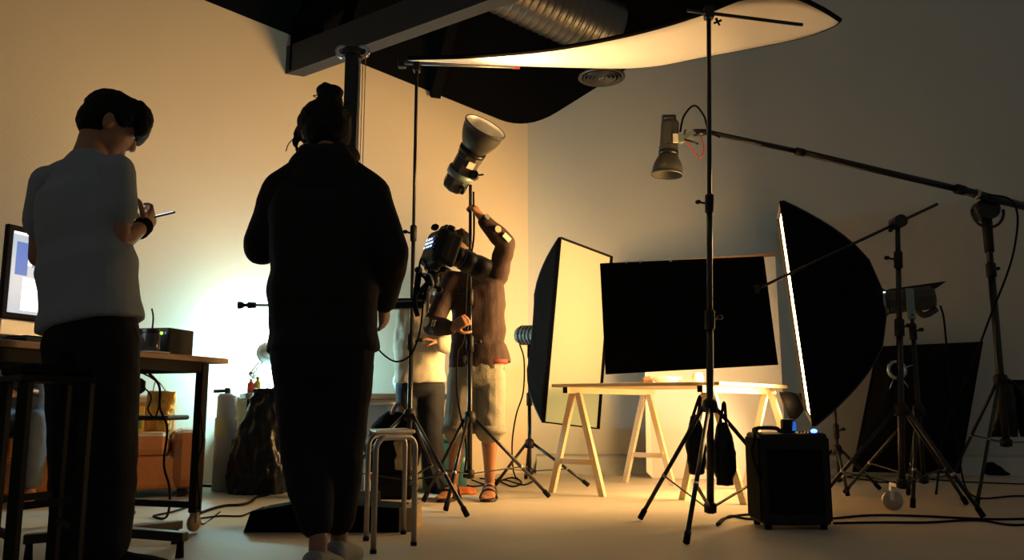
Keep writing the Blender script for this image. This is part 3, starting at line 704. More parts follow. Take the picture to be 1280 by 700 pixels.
# ------------------------------------------------------------------ power pack on the floor
pc = V((at(996, 657, 4.02).x, 4.12, 0)); Wp, Dp, Hp = .325, .24, .425
PK = thing('power_pack', pc, 'black battery power pack on the floor with a glowing blue light', 'power pack')
MB().box(pc + V((0, 0, .02 + Hp / 2)), (Wp, Dp, Hp), bevel=.018).build('case', 'black_plastic', PK)
MB().box(pc + V((0, -Dp / 2 - .002, .22)), (Wp * .8, .006, Hp * .7), bevel=.003).build('front_panel', 'black_board', PK)
for sx in (-1, 1):
    for sy in (-1, 1): MB().cyl(pc + V((sx * .13, sy * .09, 0)), pc + V((sx * .13, sy * .09, .025)), .016, .018).build('rubber_foot', 'black_rubber', PK)
    MB().box(pc + V((sx * (Wp / 2 + .001), 0, .23)), (.012, Dp * .9, Hp * .9), bevel=.004).build('side_rail', 'black_rubber', PK)
zt_ = .02 + Hp
MB().tube(catmull([pc + V((-.15, -.02, zt_ - .005)), pc + V((-.14, -.02, zt_ + .02)), pc + V((-.05, -.02, zt_ + .02)), pc + V((-.03, -.02, zt_ - .005))], 5), .010, 8).build('handle', 'black_plastic', PK)
MB().box(pc + V((0.00, -.04, zt_ + .03)), (.06, .05, .07), bevel=.01).build('plug_socket', 'black_plastic', PK)
MB().prism([pc + V((.012, -.068, zt_ + .01)), pc + V((.034, -.068, zt_ + .01)), pc + V((.030, -.068, zt_ + .05)), pc + V((.018, -.068, zt_ + .055))], (0, .003, 0)).build('display', 'display_blue', PK)
MB().ball(pc + V((.118, -.06, zt_ + .008)), (.016, .012, .010), 10).build('indicator_light', 'led_blue', PK)
for k in range(4): MB().cyl(pc + V((.045 + .016 * k, -.07, zt_ - .002)), pc + V((.045 + .016 * k, -.07, zt_ + .008)), .005, .005, 8).build('switch', 'black_metal', PK)
tag(MB().tube(catmull([pc + V((-.05, -.03, zt_ + .02)), pc + V((-.16, -.04, zt_ + .02)), at(944, 545, 4.0), at(940, 565, 4.0), at(946, 585, 4.0), at(950, 600, 4.02)], 8), .007, 8).build('power_cable', 'black_rubber', None, pc), 'black cable hooped over the shoulder of the power pack', 'cable')

# lamp on a low stand behind the pack
ml = at(984, 508, 5.95); al = nrm(V((-0.86, 0.36, -0.32)))
LW, bkW, _ = lamp_head('studio_lamp', ml, al, 'small round dish lamp low behind the power pack aimed at the white panel', L=0.15, rh=.055, rd=.105, ld=.11, power=P_LOW, spot=2.2, dish='black_plastic', housing='black_plastic')
cS8 = V((bkW.x + .05, bkW.y - .06, 0))
MB().bar(bkW + al * .08 + V((0, 0, -.05)), V((cS8.x, cS8.y, bkW.z - .09)), .03, .03).build('bracket', 'black_metal', LW)
S8, _ = stand('light_stand', cS8, bkW.z - .06, 'short black floor stand of the small round dish lamp', .28, .09, star(cS8, .33, .3), .012, .010, (.40,))

# ------------------------------------------------------------------ spare softbox leaning on the back wall
TL, TR, BR_, BL = at(1097, 433, 6.98), at(1229, 427, 6.92), at(1200, 592, 6.72), at(1066, 590, 6.78)
SP = thing('spare_softbox', V(((BL.x + BR_.x) / 2, 6.75, 0)), 'unused black softbox leaning against the back wall, ring side out', 'softbox')
BL.z = max(BL.z, .004); BR_.z = max(BR_.z, .004)
cen = at(1119, 463, 6.62)
rimpts = [TL, TR, BR_, BL]
for i in range(4):
    a, b = rimpts[i], rimpts[(i + 1) % 4]; vs = []; fs = []; K = 6
    for k in range(K + 1):
        s_ = k / K
        for q in range(K + 1):
            x = q / K; e = a.lerp(b, x); inner = cen + (e - cen) * .12
            p = e.lerp(inner, s_); p = p + V((0, -.05 * math.sin(PI * s_), 0)) + (e - cen).normalized() * (-.03 * math.sin(PI * x) * (1 - s_)); vs.append(p)
    for k in range(K):
        for q in range(K): fs.append((k * 7 + q, k * 7 + q + 1, (k + 1) * 7 + q + 1, (k + 1) * 7 + q))
    MB().add(vs, fs, True).build('fabric_panel', 'black_fabric', SP, solid=.004)
    e = cen + (a - cen).normalized() * .16
    MB().cyl(cen + V((0, -.03, 0)) + (a - cen).normalized() * .07, e + V((0, -.04, 0)), .004).build('rod', 'chrome', SP)
MB().prism(rimpts, (0, .015, .0)).build('front_cover', 'black_fabric', SP)
MB().lathe(cen + V((0, -.01, 0)), (0, -1, 0.1), [(0, .075), (.03, .078), (.035, .06), (.02, .05), (0, .052)], 24).build('speed_ring', 'steel', SP)
MB().lathe(cen + V((0, .0, 0)), (0, -1, 0.1), [(0, .05), (.01, .0)], 20).build('ring_inside', 'black_board', SP)
# black cloth heaps on the floor
for px0, px1, h, lab in ((1221, 1262, .10, 'small peaked heap of black cloth on the floor by the back wall'), (1270, 1310, .045, 'flat folded black cloth on the floor by the back wall')):
    a, b = onz(px0, 594), onz(px1, 594); mb = MB(); c = (a + b) / 2
    mb.loft([(c + V((0, 0, .004)), V(((b - a).length / 2, 0, 0)), V((0, .12, 0))), (c + V((0, 0, h * .5)), V(((b - a).length * .3, 0, 0)), V((0, .08, 0))), (c + V((-.01, 0, h)), V((.03, 0, 0)), V((0, .02, 0)))], 14)
    tag(blob(mb, 'black_cloth', 'black_fabric', None, c, vox=.012, it=1, wr=.012, wf=10, seed=px0), lab, 'cloth')

# ------------------------------------------------------------------ studio stand with the camera
YC = 4.12
cc = V((at(440, 120, YC).x, YC, 0)); ctop = at(441, 66, YC).z
ST = thing('studio_stand', cc, 'heavy studio camera stand with square column and low black base behind the woman', 'camera stand')
xl, xr = at(304, 658, 3.93).x, at(512, 657, 3.93).x
MB().prism([V((xl, 3.93, 0.0)), V((xr - .05, 3.93, 0.0)), V((xr - .05, 3.93, .108)), V((xl + .27, 3.93, .135)), V((xl + .03, 3.93, .095))], (0.02, .24, 0)).build('base_beam', 'black_paint', ST, bevel=.004)
MB().prism([V((xr - .0495, 3.93, 0.0)), V((xr + .01, 3.95, 0.0)), V((xr + .005, 3.95, .108)), V((xr - .0495, 3.93, .108))], (0.02, .24, 0)).build('base_end', 'weathered_wood', ST, bevel=.003)
MB().box((cc.x, cc.y + .36, .055), (.2, .55, .10), bevel=.006).build('base_tail', 'black_paint', ST)
MB().box((cc.x, cc.y, ctop / 2 + .05), (.068, .09, ctop - .10), bevel=.006).build('column', 'black_metal', ST)
MB().box((cc.x + .042, cc.y - .03, ctop / 2 + .05), (.006, .02, ctop - .2)).build('rail', 'steel', ST)
MB().lathe((cc.x, cc.y, ctop - .02), (0, 0, 1), [(0, 0), (0, .06), (.015, .065), (.03, .06), (.03, 0)], 24).build('column_cap', 'black_metal', ST)
for q in (-1, 1):
    MB().lathe((cc.x + q * .055, cc.y - .02, ctop - .005), (0, 1, 0), [(-.01, .012), (-.012, .034), (-.004, .028), (.004, .028), (.012, .034), (.01, .012)], 20, close=True).build('pulley', 'chrome', ST)
    MB().cyl((cc.x + .062 + q * .007, cc.y - .02, .3), (cc.x + .062 + q * .007, cc.y - .02, ctop - .01), .0022, .0022, 6).build('counterweight_wire', 'steel', ST)
za = at(510, 384, YC).z; xa0, xa1 = at(330, 384, YC).x, at(531, 383, YC).x; ya = cc.y - .085
MB().bar((cc.x - .12, ya, za), (xa1, ya, za + .008), .05, .052, bevel=.006).build('cross_arm', 'black_metal', ST)
MB().bar((cc.x + .2, ya - .026, za + .012), (xa1, ya - .026, za + .02), .004, .008).build('scale_strip', 'steel', ST)
MB().box((cc.x, cc.y - .04, za), (.13, .15, .16), bevel=.01).build('carriage', 'black_metal', ST)
hx = at(326, 384, YC).x; hx2 = at(305, 384, YC).x
MB().cyl((cc.x - .1, ya, za), (hx, ya, za), .006).build('crank_rod', 'steel', ST)
MB().lathe((hx, ya, za), (-1, 0, 0), [(0, 0), (0, .014), (.035, .016), (.042, .008), (.055, .008), (.065, .016), (.084, .018), (.084, 0)], 14).build('crank_handle', 'black_plastic', ST)
# camera
cd = nrm((1.0, .62, -.42)); cr = nrm(cd.cross(V((0, 0, 1)))); cu = cr.cross(cd); CR = Matrix((cr, cd, cu)).transposed()
ck = at(549, 309, YC - .03); CK = 1.13
def cpt(x, y, z): return ck + CR @ V((x * CK, y * CK, z * CK))
CAM = thing('photo_camera', cpt(0, 0, -.1), 'black camera with thick zoom lens and glowing rear screen on the studio stand', 'camera')
mb = MB(); mb.box(cpt(0, 0, -.01), (.19, .098, .19), CR, .03); mb.box(cpt(.065, .03, -.01), (.04, .08, .17), CR, .015)
blob(mb, 'body', 'black_plastic', CAM, vox=.005, it=2)
MB().prism([cpt(-.05, -.02, .065), cpt(.05, -.02, .065), cpt(.03, -.015, .105), cpt(-.03, -.015, .105)], CR @ V((0, .07, -.01))).build('viewfinder_hump', 'black_plastic', CAM, bevel=.008)
MB().box(cpt(0, -.05, .075), (.045, .03, .03), CR, .01).build('eyecup', 'black_rubber', CAM)
lc = MB().box(cpt(-.01, -.0445, .002), (.088, .006, .066), CR, .002).build('rear_screen', 'lcd_dark', CAM)
rs = random.Random(3)
for k in range(11):
    x = -.042 + .022 * (k % 4) + rs.uniform(-.003, .003); z = -.02 + .019 * (k // 4)
    MB().box(cpt(x, -.0482, z), (rs.uniform(.009, .016), .0012, rs.uniform(.006, .012)), CR).build('screen_reading', 'lcd_text', lc)
for k in range(5): MB().cyl(cpt(.058, -.044, .03 - .018 * k), cpt(.058, -.049, .03 - .018 * k), .006, .006, 10).build('button', 'black_rubber', CAM)
MB().cyl(cpt(.06, 0, .072), cpt(.06, 0, .09), .02, .02, 16).build('mode_dial', 'black_metal', CAM)
MB().lathe(cpt(0, .03, 0), cd, [(0, .035), (.012, .045), (.05, .046), (.05, .05), (.085, .052), (.087, .049), (.10, .049), (.105, .056), (.155, .057), (.157, .054), (.17, .055), (.19, .06), (.25, .062), (.25, .05), (.235, .045), (.235, 0)], 32).build('lens_barrel', 'black_plastic', CAM)
for d0_, q in ((.088, .0505), (.158, .0565)): MB().lathe(cpt(0, .03 + d0_, 0), cd, [(0, q - .004), (0, q), (.011, q), (.011, q - .004)], 32, close=True).build('lens_ring', 'bracket_green' if d0_ < .1 else 'weathered_wood', CAM)
MB().cyl(cpt(.065, .05, .085), cpt(.065, .05, .1), .014, .014, 12).build('shutter_button', 'red_trim', CAM)
# tripod head on the arm
hb = cpt(0, 0, -.10); ab = V((xa1 - .02, ya, za + .03))
TH = thing('tripod_head', ab, 'black geared tripod head between the camera and the cross arm', 'tripod head')
MB().bar(hb + V((0, 0, -.015)), hb, .08, .07).build('quick_release_plate', 'black_metal', TH)
MB().ball(hb + V((-.0, 0, -.06)), (.04, .04, .045), 14).build('tilt_body', 'black_metal', TH)
MB().cyl(ab, hb + V((0, 0, -.08)), .036, .03, 16).build('pan_body', 'black_metal', TH)
for e, nm in ((V((.06, -.06, -.05)), 'pan_handle'), (V((-.03, -.08, .03)), 'tilt_handle'), (V((.07, .03, .05)), 'lock_handle')):
    c_ = ab.lerp(hb, .6); MB().cyl(c_, c_ + e, .008).ball(c_ + e * 1.15, .017, 10).build(nm, 'black_plastic', TH)
MB().tube(catmull([ab + V((.02, -.03, .02)), ab + V((.07, -.05, .05)), ab + V((.06, -.05, .11)), ab + V((.02, -.04, .12))], 6), .005, 8).build('loop', 'steel', TH)
MB().bar(ab + V((.045, -.03, -.07)), ab + V((.05, -.03, .06)), .02, .012).build('rail_plate', 'steel', TH)
st_pts = catmull([cpt(-.08, -.03, -.05), at(525, 328, YC - .08), at(523, 345, YC - .08), at(521, 360, YC - .13), at(518, 378, YC - .17), at(522, 395, YC - .18)], 6)
tag(MB().tube(st_pts, [.005 if k < 9 else (.016 if k < 20 else .012) for k in range(len(st_pts))], 10).build('release_cable', 'black_rubber', None, cpt(-.08, -.03, -.05)), 'black remote release dangling from the corner of the camera', 'cable')
tag(MB().tube(catmull([cpt(-.03, -.04, -.07), at(537, 345, YC - .12), at(530, 370, YC - .13), at(527, 400, YC - .13), at(522, 425, YC - .1), at(512, 445, YC - .05), at(495, 452, YC), at(478, 442, YC), at(465, 425, YC), at(454, 408, YC - .1), V((cc.x + .02, cc.y - .13, za - .06))], 6), .0045, 8).build('tether_cable', 'black_rubber', None, ab), 'thin tether cable sagging from the camera to the column', 'cable')

# ------------------------------------------------------------------ desk
ZD = .80
FRc = onz(293, 448.2, ZD); dk = nrm(onz(250, 446.3, ZD) - onz(0, 425, ZD)); dk.z = 0; dk.normalize(); dn = V((-dk.y, dk.x, 0))
def dp(u, v, z=0.0): p = FRc - dk * u + dn * (v + .02); return V((p.x, p.y, z))      # u back towards the camera, v away from the front edge
DESK = thing('desk', dp(.7, .35), 'long wooden desk on a dark steel frame with casters', 'desk')
RD = Matrix((dk, dn, V((0, 0, 1)))).transposed()
MB().box(dp(.85, .36, ZD - .013), (1.7, .70, .026), RD, .003).build('desk_top', 'desk_wood', DESK)
for v in (.04, .66): MB().box(dp(.86, v, ZD - .05), (1.44, .03, .048), RD, .002).build('apron', 'dark_steel', DESK)
for u in (.155, 1.565):
    MB().box(dp(u, .35, ZD - .055), (.03, .6, .04), RD, .002).build('end_rail', 'dark_steel', DESK)
    MB().box(dp(u, .35, .125), (.04, .6, .03), RD, .002).build('foot_rail', 'dark_steel', DESK)
    for v in (.04, .66):
        lg = MB().box(dp(u, v, .43), (.045, .04, .68), RD, .003).build('leg', 'dark_steel', DESK)
        c0 = dp(u, v, .045)
        MB().lathe(c0 - dn * .012, dn, [(0, 0), (0, .035), (.005, .04), (.02, .04), (.025, .035), (.025, 0)], 18).build('caster', 'weathered_wood', lg)
        MB().bar(c0, c0 + V((0, 0, .06)), .03, .034).build('caster_fork', 'steel', lg)
# monitor
mL = V((at(5, 350, 3.16).x, 3.16, 0)); md_ = dk; Wm, Hm = .60, .36
zm0 = at(5, 397, 3.16).z; zm1 = at(5, 279, 3.16).z; Hm = zm1 - zm0
mn = V((dk.y, -dk.x, 0))     # facing the room
MON = thing('computer_monitor', V(mL) + dk * Wm / 2 + V((0, 0, ZD)), 'aluminium all-in-one computer with bright screen on the desk', 'computer')
def mp(x, z, d=0.0): p = mL + dk * x + mn * d; return V((p.x, p.y, z))
RM = Matrix((dk, dn, V((0, 0, 1)))).transposed()
MB().box(mp(Wm / 2, (zm0 + zm1) / 2, -.012), (Wm, .022, Hm), RM, .006).build('bezel', 'black_plastic', MON)
MB().box(mp(Wm / 2, zm0 - .033, -.012), (Wm, .022, .066), RM, .006).build('chin', 'aluminium', MON)
MB().box(mp(Wm / 2, (zm0 - .06 + zm1) / 2, -.035), (Wm * .8, .03, Hm * .8), RM, .012).build('rear_shell', 'aluminium', MON)
scr = MB().box(mp(Wm / 2, (zm0 + zm1) / 2, .0005), (Wm - .05, .003, Hm - .05), RM).build('screen', 'screen_glass', MON)
def ui(x0, x1, z0, z1, m_, d=.003):   # fractions of the screen
    xs = .025 + (Wm - .05) * (x0 + x1) / 2; zs = zm0 + .025 + (Hm - .05) * (z0 + z1) / 2
    MB().box(mp(xs, zs, d), ((Wm - .05) * (x1 - x0), .0012, (Hm - .05) * (z1 - z0)), RM).build('screen_window', m_, scr)
ui(.03, .13, .47, .88, 'ui_blue'); ui(.13, .98, .60, .97, 'ui_white'); ui(.10, .55, .04, .45, 'ui_white'); ui(.60, .97, .06, .52, 'ui_white'); ui(.0, 1, .97, 1.0, 'ui_white')
rs = random.Random(5)
for k in range(16):
    x = .16 + rs.random() * .35; z = .50 + rs.random() * .4; ui(x, x + rs.uniform(.03, .09), z, z + rs.uniform(.02, .06), 'ui_grey', .0045)
MB().box(mp(Wm / 2, (zm0 + ZD) / 2 + .02, -.05), (.16, .012, zm0 - ZD + .018), RM).build('stand_neck', 'aluminium', MON)
MB().box(mp(Wm / 2, ZD + .005, -.04), (.2, .18, .008), RM, .003).build('stand_foot', 'aluminium', MON)
kb = mp(.12, ZD, .14); KB = thing('keyboard', kb, 'black keyboard lying below the bright computer screen', 'keyboard')
MB().box(kb + V((0, 0, .012)), (.36, .12, .022), RM, .004).build('keyboard_case', 'black_plastic', KB)
for r_ in range(4):
    for k in range(12): MB().box(kb + V((0, 0, .026)) + dk * (-.155 + .028 * k) + dn * (-.04 + .027 * r_), (.022, .02, .007), RM).build('key', 'black_rubber', KB)
kb = mp(.37, ZD, .1); tag(MB().prism([kb + V((0, 0, .001)), kb + dk * .09 + V((0, 0, .001)), kb + dk * .06 + V((0, 0, .09)), kb + dk * .03 + V((0, 0, .09))], dn * .012).build('tablet_stand', 'black_metal', None, kb), 'small black stand beside the keyboard on the desk', 'stand')
# backup power box and jar
up_ = dp(.26, .17, ZD); UPS = thing('backup_battery', up_, 'black backup battery box with a green light on the desk', 'battery box')
RU = Matrix.Rotation(math.radians(-12), 3, 'Z')
MB().box(up_ + V((0, 0, .0625)), (.165, .19, .122), RU, .006).build('case', 'black_plastic', UPS)
MB().box(up_ + RU @ V((.0, -.096, .0625)), (.16, .006, .115), RU, .003).build('face', 'black_metal', UPS)
MB().cyl(up_ + RU @ V((.045, -.098, .098)), up_ + RU @ V((.045, -.102, .098)), .007, .007, 12).build('power_light', 'led_green', UPS)
MB().cyl(up_ + RU @ V((.066, -.098, .098)), up_ + RU @ V((.066, -.102, .098)), .006, .006, 12).build('power_button', 'steel', UPS)
jr = dp(.44, .10, ZD); JAR = thing('drinking_jar', jr, 'glass jar mug with a lid and a black straw on the desk', 'jar')
MB().lathe(jr, (0, 0, 1), [(0, 0), (.001, .036), (.01, .041), (.075, .041), (.09, .034), (.098, .034)], 24).build('jar_body', 'glass_jar', JAR)
MB().lathe(jr, (0, 0, 1), [(.09, .037), (.108, .037), (.11, 0)], 24).build('lid', 'black_metal', JAR)
MB().tube(catmull([jr + V((.005, 0, .105)), jr + V((.006, 0, .16)), jr + V((-.003, 0, .20))], 4), .004, 8).build('straw', 'black_plastic', JAR)
tag(MB().box(dp(.46, .06, ZD + .004), (.10, .09, .006), RM, .001).build('notepad', 'paper', None, dp(.46, .06, ZD)), 'white paper pad by the jar on the desk edge', 'notepad')
tag(MB().tube(catmull([dp(.28, .3, ZD - .036), at(198, 480, 4.10), at(200, 510, 4.10), at(209, 535, 4.10), at(205, 580, 4.10), at(212, 610, 4.10), at(211, 638, 4.10), onz(205, 648, .01), onz(192, 645, .01), onz(215, 640, .01), onz(240, 632, .01)], 6), .006, 8).build('power_cable', 'black_rubber', None, dp(.28, .3, 0)), 'black cable hanging in a long curve under the desk', 'cable')
tag(MB().tube(catmull([dp(.3, .45, ZD - .036), at(186, 490, 4.05), at(185, 512, 4.05), at(195, 520, 4.05), at(198, 480, 4.05), dp(.26, .40, ZD - .036)], 6), .004, 8).build('power_cable', 'black_rubber', None, dp(.3, .45, 0)), 'short black cable looped under the desk top', 'cable')
tag(MB().tube(catmull([at(249, 500, 3.85), at(252, 530, 3.85), at(253, 555, 3.85), at(247, 580, 3.85), at(249, 620, 3.85), onz(252, 655, .01), onz(275, 640, .01)], 6), .004, 8).build('power_cable', 'black_rubber', None, dp(.1, 0, 0)), 'thin black cable tied along the front desk leg', 'cable')

# pedestal with star base, hidden mostly behind the man
pc_ = V((-1.55, 3.36, 0)); PED = thing('pedestal_stool', pc_, 'black stool pedestal on a star base beside the desk', 'stool')
for a in (-13, 62, 140, 205):
    d = V((math.cos(math.radians(a)), math.sin(math.radians(a)), 0)); p1_ = pc_ + d * .31
    s_ = V((-d.y, d.x, 0)); mb = MB()
    mb.prism([pc_ + d * .03 + s_ * .03 + V((0, 0, .07)), pc_ + d * .03 - s_ * .03 + V((0, 0, .07)), p1_ - s_ * .02 + V((0, 0, .06)), p1_ + s_ * .02 + V((0, 0, .06))], (0, 0, .035))
    ar = mb.build('base_arm', 'black_metal', PED, bevel=.004)
    MB().cyl(p1_ - d * .02 + V((0, 0, .065)), p1_ - d * .02, .012, .016, 12).build('glide', 'black_rubber', ar)
MB().cyl(pc_ + V((0, 0, .06)), pc_ + V((0, 0, .62)), .027, .022, 16).build('column', 'black_metal', PED)
MB().lathe(pc_ + V((0, 0, .62)), (0, 0, 1), [(0, 0), (0, .06), (.012, .075), (.05, .075), (.062, .06), (.062, 0)], 24).build('seat', 'black_fabric', PED)

# dark bar stool in front of the man
A_, B_, C_ = V((-1.415, 2.44, 0)) * .955, V((-1.335, 2.64, 0)) * .955, V((-1.57, 2.60, 0)) * .955; D_ = B_ + C_ - A_
BS = thing('bar_stool', (A_ + D_) / 2, 'dark metal bar stool next to the man in the grey shirt', 'stool')
cn = (A_ + D_) / 2
for p in (A_, B_, C_, D_):
    tpn = V((p.x, p.y, .64)); lg = MB().bar(p, tpn, .03, .03, hint=(1, 0, 0), bevel=.003).build('leg', 'dark_steel', BS)
    MB().bar(p, p + V((0, 0, .02)), .034, .034, hint=(1, 0, 0)).build('foot_cap', 'black_rubber', lg)
for z in (.22, .30):
    for a, b in ((A_, C_), (B_, D_)) if z < .25 else ((A_, B_), (C_, D_)):
        MB().bar(a + V((0, 0, z)), b + V((0, 0, z)), .016, .02).build('rung', 'dark_steel', BS)
ex = [cn + (p - cn) * 1.2 for p in (A_, B_, D_, C_)]
MB().prism([e + V((0, 0, .64)) for e in ex], (0, 0, .018)).build('seat_frame', 'dark_steel', BS, bevel=.004)
MB().prism([cn + (p - cn) * 1.16 + V((0, 0, .6585)) for p in (A_, B_, D_, C_)], (0, 0, .03)).build('seat', 'black_fabric', BS, bevel=.01)

# metal stool beside the woman
sl_ = [onz(457.5, 676), onz(466.5, 692), onz(517, 682)]; s4_ = sl_[0] + sl_[2] - sl_[1]
cs = (sl_[1] + s4_) / 2; ZS = .445
SM = thing('metal_stool', V((cs.x, cs.y, 0)), 'low stool with a pale tubular steel frame beside the woman', 'stool')
for p, q in ((sl_[0], sl_[1]), (s4_, sl_[2])) if False else ((sl_[1], sl_[2]), (sl_[0], s4_)):
    a, b = V((p.x, p.y, .0)), V((q.x, q.y, .0)); up2 = V((0, 0, ZS)); dd_ = (b - a).normalized()
    MB().tube([a, a + V((0, 0, ZS - .05))] + [a + V((0, 0, ZS - .05)) + dd_ * (.05 - .05 * math.cos(t)) + V((0, 0, .05 * math.sin(t))) for t in (.4, .8, 1.2, 1.57)] +
              [b + V((0, 0, ZS - .05)) - dd_ * (.05 - .05 * math.cos(t)) + V((0, 0, .05 * math.sin(t))) for t in (1.57, 1.2, .8, .4)] + [b + V((0, 0, ZS - .05)), b], .0115, 10).build('leg_frame', 'steel', SM)
    for e in (a, b): MB().cyl(e, e + V((0, 0, .015)), .0135, .0135, 10).build('foot_cap', 'black_rubber', SM)
sp_ = [cs + (p - cs) * 1.0 for p in (sl_[0], sl_[1], sl_[2], s4_)]
MB().prism([V((p.x, p.y, ZS + .012)) for p in sp_], (0, 0, .016)).build('seat', 'steel', SM, bevel=.006)

# ------------------------------------------------------------------ along the left wall: sofa, cylinder, bag, bench
sd = -WLd; sn = WLn                                    # sofa runs along the wall, sn towards the room
SR = V((-1.98, 5.45, 0))                               # front corner at the near-bench end
def sf(u, v, z=0.0): p = SR - sd * u - sn * v; return V((p.x, p.y, z))
RS = Matrix((sd, -sn, V((0, 0, 1)))).transposed()
SOFA = thing('sofa', sf(1.0, .4), 'tan leather sofa behind the desk', 'sofa')
MB().box(sf(1.02, .41, .155), (1.75, .78, .21), RS, .03).build('base', 'leather', SOFA)
for k in range(2): MB().box(sf(.20 + .42 + .84 * k, .33, .325), (.83, .62, .14), RS, .045).build('seat_cushion', 'leather', SOFA)
MB().box(sf(1.02, .74, .45), (1.7, .16, .40), RS, .05).build('backrest', 'leather', SOFA)
for u in (.09, 1.97): MB().box(sf(u, .40, .235), (.20, .80, .37), RS, .06).build('armrest', 'leather', SOFA)
for u in (.12, 1.92):
    for v in (.08, .72): MB().box(sf(u, v, .026), (.05, .05, .05), RS).build('foot', 'black_plastic', SOFA)
# things on the sofa
gb = sf(.28, .34, .41); GB = thing('gold_bag', gb, 'tall crumpled gold paper bag standing on the sofa', 'bag')
mb = MB(); mb.loft([(gb + V((0, 0, .0)), V((.075, 0, 0)), V((0, .05, 0))), (gb + V((0, 0, .12)), V((.085, 0, 0)), V((0, .05, 0))), (gb + V((.01, 0, .26)), V((.095, 0, 0)), V((0, .02, 0)))], 14, 3.5)
blob(mb, 'bag_body', 'gold_bag', GB, vox=.008, it=1, wr=.008, wf=16, seed=3)
MB().tube(catmull([gb + V((-.05, -.01, .25)), gb + V((-.02, -.03, .33)), gb + V((.05, -.01, .25))], 6), .004, 6).build('handle', 'brown', GB)
for k, (u, c_, lab) in enumerate(((.42, 'yellow', 'yellow carton beside the gold bag on the sofa'), (.53, 'gold_bag', 'small golden snack bag on the sofa beside the yellow carton'))):
    b = sf(u, .30, .4); t = thing('carton' if k == 0 else 'snack_bag', b, lab, 'carton' if k == 0 else 'bag')
    MB().box(b + V((0, 0, .085)), (.10, .07, .17), RS, .006 if k == 0 else .02).build('pack_body', c_, t)
    MB().box(b + V((0, 0, .06)) + sn * .036, (.07, .004, .07), RS).build('printed_label', 'green' if k == 0 else 'cream_tee', t)
b = sf(.50, .28, .4); 
# tray table in front of the sofa
tb_ = V((at(165, 560, 4.55).x, 4.55, 0)); TT = thing('tray_table', tb_, 'small black tray table between the desk and the sofa', 'tray table')
zt2 = at(200, 522, 4.55).z
MB().box(V((tb_.x, tb_.y, zt2)), (.49, .3, .026), None, .012).build('tray', 'black_plastic', TT)
MB().cyl(V((tb_.x - .12, tb_.y, .03)), V((tb_.x - .12, tb_.y, zt2)), .018).build('column', 'black_metal', TT)
MB().lathe(V((tb_.x - .12, tb_.y, 0)), (0, 0, 1), [(0, 0), (0, .15), (.015, .15), (.03, .03), (.03, 0)], 24).build('base', 'black_metal', TT)
# pale cylinder
cy = V((at(279, 600, 5.85).x, 5.85, 0)); rc = .074; hc = at(279, 492, 5.85).z
CY = thing('gas_cylinder', cy, 'tall pale grey cylinder with a yellow label standing on the floor', 'cylinder')
MB().lathe(cy, (0, 0, 1), [(0, 0), (0, rc), (hc - .19, rc), (hc - .175, rc * .9), (hc - .16, rc * .9), (hc - .02, rc * .88), (hc, rc * .7), (hc, 0)], 28).build('shell', 'cylinder_paint', CY)
lv = []; lf = []
for k in range(9):
    a = math.radians(-150 + 11 * k)
    for z in (hc * .55, hc * .55 + .13):
        lv.append(cy + V((math.cos(a) * (rc + .0015), math.sin(a) * (rc + .0015), z)))
for k in range(8): lf.append((2 * k, 2 * k + 2, 2 * k + 3, 2 * k + 1))
MB().add(lv, lf, True).build('yellow_label', 'label_yellow', CY)
MB().cyl(cy + V((0, 0, hc)), cy + V((0, 0, hc + .04)), .02).cyl(cy + V((0, 0, hc + .02)), cy + V((-.09, -.02, hc + .015)), .012).build('valve', 'black_metal', CY)
# bench along the wall
ZB = .665; b0_, b1_ = .30, .92
BE = thing('work_bench', wl(.6, .3), 'cluttered dark work bench along the wall', 'bench')
LB_ = WL.length * (b1_ - b0_)
RBn = RS
MB().box(wl((b0_ + b1_) / 2, .30, ZB - .02), (LB_, .56, .04), RBn, .004).build('bench_top', 'bench_wood', BE)
MB().box(wl((b0_ + b1_) / 2, .30, .47), (LB_ - .1, .5, .02), RBn, .002).build('shelf', 'bench_wood', BE)
for t_ in (b0_ + .03, (b0_ + b1_) / 2, b1_ - .03):
    for o_ in (.06, .54): MB().bar(wl(t_, o_, 0), wl(t_, o_, ZB - .04), .04, .04, hint=(1, 0, 0)).build('leg', 'dark_steel', BE)
# anglepoise lamp on the bench: the cool light on the wall
lb = wl(.84, .47, ZB); AL = thing('desk_lamp', lb, 'bright white anglepoise lamp on the bench washing the wall with cool light', 'lamp')
MB().lathe(lb, (0, 0, 1), [(0, 0), (0, .085), (.018, .085), (.028, .03), (.03, 0)], 24).build('base', 'lamp_white', AL)
el = lb + V((-.17, -.02, .14)); hd = lb + V((-.05, -.02, .30))
for o_ in (-.012, .012):
    MB().cyl(lb + V((o_, 0, .03)), el + V((o_, 0, 0)), .006).build('lower_arm', 'lamp_white', AL)
    MB().cyl(el + V((o_, 0, 0)), hd + V((o_, 0, 0)), .006).build('upper_arm', 'lamp_white', AL)
MB().ball(el, .022, 10).build('elbow_joint', 'steel', AL)
ha = nrm(V((-.35, .80, -.2)))
MB().lathe(hd - ha * .05, ha, [(0, 0), (0, .03), (.04, .036), (.05, .05), (.085, .085), (.085, .081), (.05, .046)], 28).build('shade', 'lamp_white', AL)
MB().ball(hd + ha * .06, .032, 14).build('light_bulb', 'bulb', AL)
ld_ = bpy.data.lights.new('desk_lamp_light', 'POINT'); ld_.energy = P_DESK; ld_.color = COOL; ld_.shadow_soft_size = .03
lo = bpy.data.objects.new('lamp_light', ld_); COL.objects.link(lo); lo.parent = AL; lo.location = hd + ha * .14 - lb; lo.rotation_euler = ha.to_track_quat('-Z', 'Y').to_euler()
